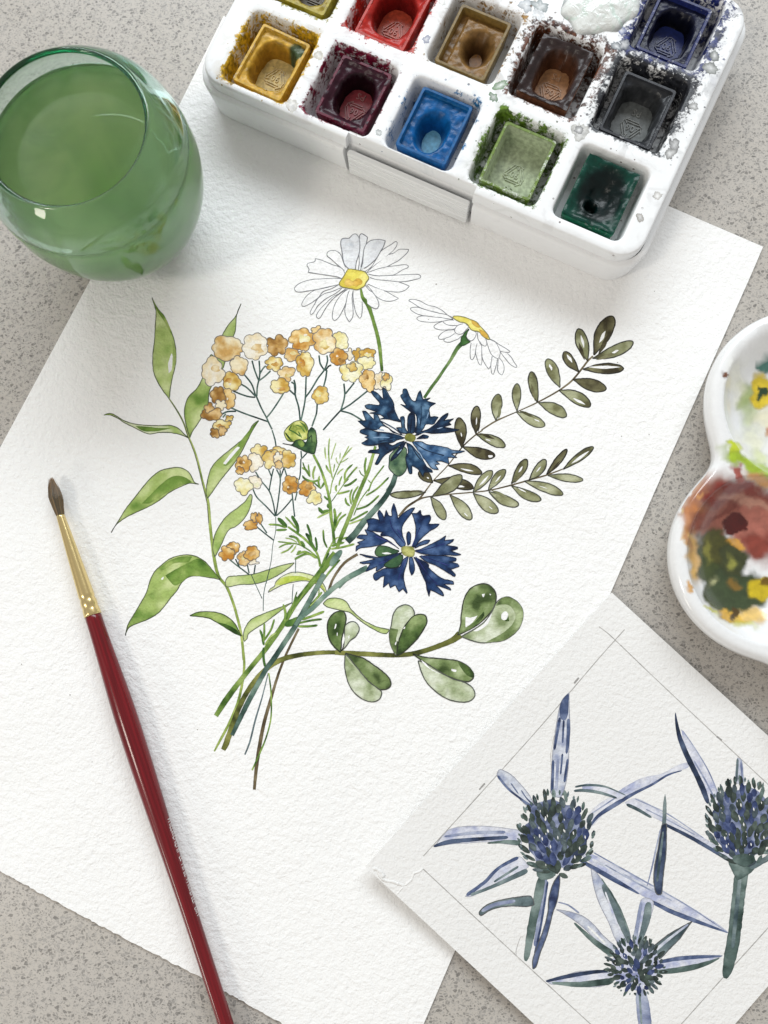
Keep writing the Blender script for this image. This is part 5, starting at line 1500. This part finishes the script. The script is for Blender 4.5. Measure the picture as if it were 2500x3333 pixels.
INN = smooth_prof([(19.1, 49.4), (21.0, 47.2), (22.8, 44.4), (24.2, 41.0), (25.1, 36.8), (25.4, 32.0), (25.3, 28.0), (23.9, 21.2), (21.3, 15.0), (17.8, 9.4), (13.4, 5.2), (8.0, 2.8)])
prof = [(.3, 0)] + OUT + [(20.3, 49.95), (19.75, 50.2), (19.2, 49.95)] + INN + [(.3, 2.8)]
vs, fs = lathe(prof, GC)
t = NT("green_tinted_glass")
t.set(Base_Color=(.92, 1, .97, 1), Roughness=0.0, IOR=1.5, Transmission_Weight=1.0)
va = t.n('ShaderNodeVolumeAbsorption', i_Color=(.03, .74, .60, 1), i_Density=62.0)
t.link(va.outputs[0], t.t.nodes['Material Output'].inputs['Volume'])
GLASS = add("glass_tumbler", vs, fs, t.m, None, smooth=True, loc=GC)
thing(GLASS, "rounded clear green glass tumbler holding murky green brush water", "glass")

LEVEL = 37.5
W_IN = [(r + .12, z) for r, z in INN if z < LEVEL - 1.2][::-1]
rl = [r for r, z in INN if z >= LEVEL][-1]
prof = [(.3, 2.7)] + W_IN + [(rl + .15, LEVEL + .35), (rl - .35, LEVEL + .05), (rl - 1.6, LEVEL - .25), (rl - 4, LEVEL - .32), (rl - 12, LEVEL - .33), (.3, LEVEL - .33)]
vs, fs = lathe(prof, GC)
t = NT("murky_green_water")
t.set(Base_Color=(.95, 1, .95, 1), Roughness=0.0, IOR=1.33, Transmission_Weight=1.0)
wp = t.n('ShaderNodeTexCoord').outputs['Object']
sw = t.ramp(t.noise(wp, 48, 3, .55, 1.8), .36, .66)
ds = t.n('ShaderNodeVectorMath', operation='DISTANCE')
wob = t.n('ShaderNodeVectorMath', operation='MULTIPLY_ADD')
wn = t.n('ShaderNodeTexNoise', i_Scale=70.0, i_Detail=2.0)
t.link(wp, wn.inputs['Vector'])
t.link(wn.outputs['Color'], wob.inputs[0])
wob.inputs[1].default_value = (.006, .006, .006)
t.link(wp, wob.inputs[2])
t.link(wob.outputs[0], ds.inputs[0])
ds.inputs[1].default_value = (.006, -.003, .018)          # darker volume colour painted in for the weaker light reaching the middle
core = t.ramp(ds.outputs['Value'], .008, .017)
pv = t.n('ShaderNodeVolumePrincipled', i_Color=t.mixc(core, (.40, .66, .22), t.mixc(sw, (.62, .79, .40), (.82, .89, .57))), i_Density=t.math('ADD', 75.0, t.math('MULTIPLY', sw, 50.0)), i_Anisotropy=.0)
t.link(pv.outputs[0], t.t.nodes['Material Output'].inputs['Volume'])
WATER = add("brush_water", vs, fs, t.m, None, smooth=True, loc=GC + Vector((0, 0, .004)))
thing(WATER, "murky green paint water filling most of the round tumbler", "water")

# ------------------------------------------------------------------ paintbrush lying across the sheet
A0, A1 = at(*px('KB', 545, 765), .0040), at(740, 3345, .0040)
bd = (A1 - A0).normalized()
bn = Vector((-bd.y, bd.x, 0))
def along(x, y):
    p = at(x, y, .0040)
    return (p - A0).dot(bd)
S_F = 0.0
S_C1, S_C2 = along(*px('KB', 805, 1510)), along(*px('KB', 828, 1590))
S_H = along(*px('KB', 848, 1662))
S_M = along(*px('KC', 400, 300))
S_E = along(740, 3345) + .028
BZ = ZP + .00345
def tube(name, prof, mat, parent=None, loc=None, n=28, cap=True, tw=None):
    """prof: (distance along the brush, radius, lift)"""
    vs, fs = [], []
    for s_, r, dz in prof:
        c = A0 + bd * s_
        for j in range(n):
            a = j / n * 2 * math.pi
            p = c + bn * (r * math.cos(a))
            vs.append((p.x, p.y, BZ + dz + r * math.sin(a)))
    for i in range(len(prof) - 1):
        for j in range(n):
            k = (j + 1) % n
            fs.append((i * n + j, i * n + k, (i + 1) * n + k, (i + 1) * n + j))
    if cap:
        fs += [tuple(range(n - 1, -1, -1)), tuple(range((len(prof) - 1) * n, len(prof) * n))]
    return add(name, vs, fs, mat, parent, smooth=True, loc=loc)
BRUSH = empty("paintbrush", A0 + Vector((0, 0, BZ - A0.z)))
thing(BRUSH, "slim paintbrush with dark red lacquered handle and gold ferrule lying on the large sheet", "paintbrush")
t = NT("red_lacquer")
tc = t.n('ShaderNodeTexCoord')
mp = t.n('ShaderNodeMapping')
mp.inputs['Rotation'].default_value = (0, 0, -math.atan2(bd.y, bd.x))
mp.inputs['Scale'].default_value = (25, 1300, 1300)
vr = t.n('ShaderNodeVectorRotate', rotation_type='Z_AXIS')
t.link(tc.outputs['Object'], vr.inputs['Vector'])
vr.inputs['Angle'].default_value = -math.atan2(bd.y, bd.x)
mp.inputs['Rotation'].default_value = (0, 0, 0)
t.link(vr.outputs[0], mp.inputs[0])
n = t.n('ShaderNodeTexNoise', i_Scale=1.0, i_Detail=3.0)
t.link(mp.outputs[0], n.inputs['Vector'])
t.set(Base_Color=t.mixc(t.ramp(n.outputs['Fac'], .3, .75), (.10, .003, .006), (.19, .006, .011)), Roughness=.2, Specular_IOR_Level=.35, Coat_Weight=.15, Coat_Roughness=.08)
M_RED = t.m
hp = []
for k in range(61):
    q = k / 60
    s_ = S_H - .001 + (S_E - S_H) * q
    d = s_ - S_H
    r = .00225 + (.00308 - .00225) * sstep(0, S_M - S_H, d)
    r -= .00105 * sstep(S_M - S_H, S_M - S_H + .062, d) + .00012 * sstep(S_M - S_H + .06, S_E - S_H, d)
    hp.append((s_, r, 0))
tube("handle", hp, M_RED, BRUSH)
t = NT("gold_ferrule")
t.set(Base_Color=(.78, .62, .30, 1), Metallic=1.0, Roughness=.24, Normal=t.bump(t.noise(t.pos(), 500, 3), .08, .0004))
fp = []
for k in range(49):
    q = k / 48
    s_ = S_H * q
    r = .00112 + (.00240 - .00112) * (q ** .9)
    for c in (S_C1, S_C2):
        r -= .00022 * math.exp(-((s_ - c) / .00042) ** 2)
    fp.append((s_, r, 0))
tube("ferrule", fp, t.m, BRUSH)
# bristles: a few hundred fine tapering hairs
tip = along(*px('KB', 435, 425))
vs, fs, cs = [], [], []
rr = random.Random(8)
for i in range(420):
    a, q = rr.uniform(0, 2 * math.pi), math.sqrt(rr.random())
    y0, z0 = .00098 * q * math.cos(a), .00098 * q * math.sin(a)
    ln = tip * (1 - .30 * q * rr.random() - .05 * rr.random())
    if i < 26:
        ln, q = tip * rr.uniform(.72, .96), 1.15
    sp = 2.05 * (1 if i > 26 else 1.12)
    bendy = -.0011
    pts_ = []
    for t_ in (-.08, .25, .55, .8, 1.0):
        bulge = 1 + (sp - 1) * math.sin(min(1, max(0, t_)) * math.pi * .62)
        conv = 1 - .62 * max(0, t_ - .62) / .38
        pts_.append(A0 + bd * (ln * t_) + bn * (y0 * bulge * conv - bendy * max(0, t_) * (.1 + .5 * max(0, t_))) + Vector((0, 0, BZ - A0.z + z0 * (1 + .4 * math.sin(max(0, t_) * 2)) * conv - .0004 * max(0, t_))))
    c = mix(lin((62, 56, 40)), lin((138, 108, 66)), rr.random() * .8)
    b_ = len(vs)
    for k, p in enumerate(pts_):
        wd = .000085 * (1.0, 1.0, .9, .6, .12)[k]
        for j in range(3):
            aa = j * 2.094
            vs.append((p.x + bn.x * wd * math.cos(aa), p.y + bn.y * wd * math.cos(aa), p.z + wd * math.sin(aa)))
            cs.append(mix(c, lin((150, 108, 60)), .55 * max(0, k - 2) / 2))
    for k in range(4):
        for j in range(3):
            m = (j + 1) % 3
            fs.append((b_ + k * 3 + j, b_ + k * 3 + m, b_ + k * 3 + 3 + m, b_ + k * 3 + 3 + j))
t = NT("brown_hair")
a = t.n('ShaderNodeAttribute', attribute_name='Col')
t.set(Base_Color=a.outputs['Color'], Roughness=.45)
o = add("bristles", vs, fs, t.m, BRUSH, cols=cs)
# white print half turned out of sight along the right flank
t = NT("white_print")
t.set(Base_Color=(.66, .63, .62, 1), Roughness=.4)
s0, s1 = along(*px('KC', 680, 905)), along(*px('KC', 872, 1530))
vs, fs = [], []
def rad(s_):
    for k in range(60):
        if hp[k][0] <= s_ <= hp[k + 1][0]:
            u_ = (s_ - hp[k][0]) / (hp[k + 1][0] - hp[k][0])
            return hp[k][1] + (hp[k + 1][1] - hp[k][1]) * u_
    return .0022
def patch(sa, sb, aa, ab):
    b_ = len(vs)
    for s_ in (sa, sb):
        for k in range(4):
            a_ = aa + (ab - aa) * k / 3
            p = A0 + bd * s_ + bn * ((rad(s_) + .00002) * math.cos(a_))
            vs.append((p.x, p.y, BZ + (rad(s_) + .00002) * math.sin(a_)))
    for k in range(3):
        fs.append((b_ + k, b_ + k + 1, b_ + 5 + k, b_ + 4 + k))
rr = random.Random(3)
s_ = s0
ph = "LINTTETTLTTINI TT INIET LINTTEITTI TTII"
for ch in ph:
    stp = (s1 - s0) / len(ph)
    if ch != ' ':
        top = R(rr.uniform(18, 25))
        patch(s_, s_ + stp * .22, R(-20), top)
        if ch in 'TE':
            patch(s_, s_ + stp * .75, top - .12, top)
        if ch in 'LE':
            patch(s_, s_ + stp * .7, R(2), R(6))
        if ch == 'N':
            patch(s_ + stp * .5, s_ + stp * .68, R(-20), top)
    s_ += stp
add("lettering", vs, fs, t.m, BRUSH)

# ------------------------------------------------------------------ porcelain palette with round wells
PZ = .0002
cA, cB = at(2625, 1320, .010), at(2510, 1815, .010)
R1 = .0268
seg = (cA - cB).length
mid_ = (cA + cB) / 2
dr = (cA - cB).normalized()
outw = Vector((dr.y, -dr.x, 0))
cen = mid_ + outw * (seg * math.cos(R(30)))
lobes = []
for k in range(6):
    v = cB - cen
    a = R(60 * k)
    lobes.append(cen + Vector((v.x * math.cos(a) - v.y * math.sin(a), v.x * math.sin(a) + v.y * math.cos(a), 0)))
wells = lobes + [cen]
LB = [(l.x, l.y) for l in lobes]
def sdf(x, y):
    """negative inside; six lobes and the disc between them, joined by smooth fillets"""
    ds = [math.hypot(x - u_, y - v_) - R1 for u_, v_ in LB] + [math.hypot(x - cen.x, y - cen.y) - seg * .80]
    k = .0042
    d = min(ds)
    return d - k * math.log(sum(math.exp(-(q - d) / k) for q in ds))
# trace the outline by marching out from the centre
outl = []
NA = 420
for i in range(NA):
    a = i / NA * 2 * math.pi
    lo, hi = .01, .16
    for _ in range(34):
        m = (lo + hi) / 2
        if sdf(cen.x + m * math.cos(a), cen.y + m * math.sin(a)) < 0:
            lo = m
        else:
            hi = m
    outl.append((cen.x + lo * math.cos(a), cen.y + lo * math.sin(a)))
OUTL = np.array(outl)
RIM = 12.0
def dish_z(x, y, d):
    """height of the glazed top, in mm; d = metres inside the outline"""
    wr = min((math.hypot(x - w_.x, y - w_.y) for w_ in wells)) * 1000
    bowl = 2.2 + 9.8 * min(1.3, wr / 23.2) ** 3.6
    web = RIM - 1.4 * sstep(.004, .014, d)
    lip = 1 - (1 - min(1, d / .0022)) ** 2
    return min(bowl, web) * (1 if d > .0022 else 1) - 2.0 * (1 - math.sqrt(max(0, lip)))
STAINS = [  # x, y, rx, ry (photograph pixels), angle, colour, strength, softness
    (2260, 1600, 90, 46, -60, (196, 128, 50), .6, .8), (2310, 1630, 120, 76, -50, (150, 84, 50), .75, .6), (2262, 1690, 50, 60, 0, (190, 120, 60), .7, .5), (2258, 1800, 30, 110, -8, (224, 170, 50), .75, .5), (2246, 1750, 14, 70, 0, (170, 110, 90), .5, .6),
    (2420, 1640, 150, 80, 15, (124, 46, 38), .98, .35), (2330, 1690, 90, 60, -20, (150, 86, 70), .9, .4), (2470, 1720, 90, 130, 0, (172, 104, 90), .95, .4), (2440, 1630, 120, 22, 12, (196, 150, 130), .6, .6), (2470, 1780, 60, 50, 0, (128, 52, 40), .8, .5), (2470, 1560, 60, 30, 20, (206, 146, 60), .8, .6), (2405, 1545, 16, 40, -20, (156, 60, 44), .85, .5),
    (2340, 1870, 68, 160, -14, (62, 74, 34), 1, .22), (2400, 1920, 110, 76, 15, (58, 72, 44), 1, .22), (2330, 1770, 56, 60, 0, (74, 74, 30), 1, .25), (2385, 1825, 50, 60, 0, (60, 66, 36), 1, .3), (2302, 1790, 16, 50, -6, (140, 138, 60), .7, .8), (2375, 1835, 22, 26, 0, (150, 150, 70), .8, .8), (2318, 1890, 18, 26, 40, (176, 176, 130), .7, .9), (2390, 1905, 26, 18, 0, (150, 110, 40), .6, .8),
    (2393, 1704, 34, 40, -15, (80, 16, 14), 1, .2), (2345, 1672, 90, 12, -35, (110, 40, 30), .6, .6), (2390, 1765, 30, 18, 20, (206, 150, 50), .8, .5),
    (2480, 1915, 50, 40, 0, (196, 172, 30), 1, .3), (2490, 1900, 26, 20, 0, (90, 60, 16), .8, .5), (2380, 2010, 56, 16, 22, (206, 160, 50), .9, .4), (2440, 2010, 70, 30, 0, (222, 182, 80), .8, .6), (2420, 2035, 60, 14, 10, (190, 190, 60), .6, .8), (2385, 1995, 14, 22, -10, (80, 60, 20), .9, .4), (2312, 1985, 30, 8, 35, (200, 200, 60), .7, .6), (2290, 1620, 20, 12, -40, (206, 150, 90), .6, .5), (2247, 1905, 8, 16, -10, (206, 150, 60), .8, .4),
    (2390, 1475, 22, 40, -20, (186, 200, 50), 1, .35), (2440, 1510, 110, 26, 24, (160, 186, 50), .9, .5), (2480, 1490, 50, 26, 20, (196, 206, 130), .6, .8), (2440, 1330, 40, 90, 0, (150, 170, 70), .5, .8), (2428, 1290, 30, 60, 0, (140, 164, 60), .6, .7),
    (2480, 1270, 40, 60, 0, (216, 190, 50), 1, .25), (2490, 1195, 30, 22, 0, (70, 120, 110), .9, .3), (2476, 1280, 16, 22, 20, (36, 66, 40), 1, .3), (2500, 1360, 60, 50, 0, (222, 214, 160), .5, .8), (2498, 1400, 14, 30, 0, (196, 140, 100), .8, .5), (2400, 1250, 40, 100, 0, (226, 224, 190), .4, .9), (2452, 1440, 60, 50, 10, (222, 222, 176), .5, .9),
    (2355, 1225, 20, 7, 45, (120, 76, 52), .9, .25), (2230, 1660, 6, 12, 20, (214, 190, 140), .8, .3)]
def project(p):
    c = MW.transposed() @ (Vector(p) - Vector((0, 0, CAM_H)))
    return 1250 + F_PX * c.x / -c.z, 1666.5 - F_PX * c.y / -c.z
WHITEP = (.84, .85, .86)
def stain_col(p):
    X, Y = project(p)
    c = WHITEP
    if X > 2640 or Y > 2200:
        return c
    nx, ny = 24 * noise.noise((X / 60, Y / 42, 3)), 24 * noise.noise((X / 42, Y / 42, 8))
    nx += 6 * noise.noise((X / 14, Y / 14, 1))
    ny += 6 * noise.noise((X / 14, Y / 14, 6))
    for sx, sy, rx, ry, an, col, stg, soft in STAINS:
        dx, dy = X + nx - sx, Y + ny - sy
        if abs(dx) > 240 or abs(dy) > 240:
            continue
        ca, sa = math.cos(R(an)), math.sin(R(an))
        q = math.hypot((dx * ca + dy * sa) / rx, (-dx * sa + dy * ca) / ry)
        al = min(1, stg * 1.1) * (1 - sstep(1 - soft * .9, 1 + soft * .3, q))
        if al > 0:
            tone = (1 + .26 * noise.noise((X / 30, Y / 24, sx)) + .14 * noise.noise((X / 9, Y / 9, sy))) * (1 - .34 * math.exp(-((q - 1.0 + soft * .25) / .09) ** 2))
            c = mix(c, tuple(v * tone for v in lin(col)), al)
    return c
V2 = [Vector((p[0] * 1000, p[1] * 1000)) for p in outl]
edges = [(i, (i + 1) % NA) for i in range(NA)]
xs0, ys0 = OUTL.min(0), OUTL.max(0)
rr = np.random.default_rng(2)
cand = []
for fx0, fx1, stp in ((OUTL[:, 0].min(), .104, .00048), (.104, OUTL[:, 0].max(), .0022)):
    gx, gy = np.meshgrid(np.arange(fx0, fx1, stp), np.arange(OUTL[:, 1].min(), OUTL[:, 1].max(), stp))
    cand.append(np.stack([gx.ravel(), gy.ravel()], 1) + rr.uniform(-.2, .2, (gx.size, 2)) * stp)
Q = np.concatenate(cand)
Q = Q[(Q[:, 0] > .104) | ((Q[:, 1] > -.045) & (Q[:, 1] < .062)) | (rr.random(len(Q)) < .06)]
Q = Q[inside(Q, OUTL)]
def dmin(Q):
    out = np.empty(len(Q))
    for i in range(0, len(Q), 4000):
        out[i:i + 4000] = np.sqrt(((Q[i:i + 4000, None] - OUTL) ** 2).sum(2).min(1))
    return out
dq = dmin(Q)
Q = Q[dq > .0005]
# close rings near the lip keep its roundness
OL3 = np.array(outl)
nxt, prv = np.roll(OL3, -1, 0), np.roll(OL3, 1, 0)
tg = nxt - prv
tg /= np.linalg.norm(tg, axis=1)[:, None]
inw = np.stack([-tg[:, 1], tg[:, 0]], 1)
Q = Q[dmin(Q) > .0026]
rings_ = [OL3 + inw * d for d in (.0003, .0008, .0015, .0022)]
Q = np.concatenate(rings_ + [Q])
V2 += [Vector((q[0] * 1000, q[1] * 1000)) for q in Q]
res = delaunay_2d_cdt(V2, edges, [], 0, 1e-6)
PV = np.array([(v.x / 1000, v.y / 1000) for v in res[0]])
DV = dmin(PV)
vs = [(p[0], p[1], PZ + .001 * dish_z(p[0], p[1], d)) for p, d in zip(PV, DV)]
cent = np.array([[sum(PV[i][k] for i in f) / 3 for k in (0, 1)] for f in res[2]])
fs = []
for f, k in zip(res[2], inside(cent, OUTL)):
    if k:
        a, b_, c = (PV[i] for i in f)
        ar = (b_[0] - a[0]) * (c[1] - a[1]) - (b_[1] - a[1]) * (c[0] - a[0])
        fs.append(tuple(f) if ar > 0 else tuple(f[::-1]))
cs = [stain_col(v) for v in vs]
# outer wall down to a narrower foot
b0 = len(vs)
walls = [(0, 10.0), (-.0002, 8.8), (.0004, 6.0), (.0020, 3.0), (.0040, .8), (.0052, 0)]
for off, z in walls:
    for i in range(NA):
        q = OL3[i] + inw[i] * off
        vs.append((q[0], q[1], PZ + z * .001))
        cs.append(WHITEP)
for k in range(len(walls) - 1):
    for i in range(NA):
        j = (i + 1) % NA
        fs.append((b0 + k * NA + j, b0 + k * NA + i, b0 + (k + 1) * NA + i, b0 + (k + 1) * NA + j))
fs.append(tuple(b0 + (len(walls) - 1) * NA + i for i in range(NA - 1, -1, -1)))
t = NT("glazed_porcelain")
a = t.n('ShaderNodeAttribute', attribute_name='Col')
nn = t.noise(t.pos(), 700, 4, .6, .6)
t.set(Base_Color=t.mixc(.12, a.outputs['Color'], t.mixc(1.0, a.outputs['Color'], t.n('ShaderNodeCombineColor', i_0=nn, i_1=nn, i_2=nn).outputs[0], 'MULTIPLY')), Roughness=.16, Specular_IOR_Level=.5, Coat_Weight=.3, Coat_Roughness=.05)
DISH = add("mixing_palette", vs, fs, t.m, None, cols=cs, smooth=True, loc=(cen.x, cen.y, PZ))
bm = bmesh.new()
bm.from_mesh(DISH.data)
bmesh.ops.remove_doubles(bm, verts=bm.verts, dist=2e-6)
bmesh.ops.recalc_face_normals(bm, faces=bm.faces)
bm.to_mesh(DISH.data)
bm.free()
thing(DISH, "white porcelain mixing dish with round wells smeared olive green, maroon and yellow", "palette")

# ragged lift of torn paper where tape was pulled off the card's left corner
vs, fs = [], []
def ridge(reg, s, r):
    P = spline(parse(s), False, 6)
    ps = [card_at(*px(reg, p[0], p[1])) for p in P]
    b_ = len(vs)
    for i, p in enumerate(ps):
        d = (ps[min(len(ps) - 1, i + 1)] - ps[max(0, i - 1)])
        d.z = 0
        nr = Vector((-d.y, d.x, 0)).normalized()
        rr2 = r * (.55 + .6 * abs(noise.noise((i * .5, r * 1e4, 1)))) * min(1, (min(i, len(ps) - 1 - i) + .4) / 2)
        for k in range(5):
            a_ = math.pi * k / 4
            q = p + nr * (rr2 * math.cos(a_) * 1.6)
            vs.append((q.x, q.y, p.z + rr2 * math.sin(a_) * .9 - .00002))
        if i:
            for k in range(4):
                u_ = b_ + (i - 1) * 5 + k
                fs.append((u_, u_ + 1, u_ + 6, u_ + 5))
ridge('T', "150,300 185,310 200,350 240,390 300,402 345,418 395,432", .0004)
ridge('T', "395,432 450,385 468,340 505,325 540,300", .0003)
ridge('T', "335,500 365,465 395,432", .00022)
ridge('T', "185,310 210,330 235,372", .0005)
add("torn_ridge", vs, fs, M_CARD, CARD, smooth=True)
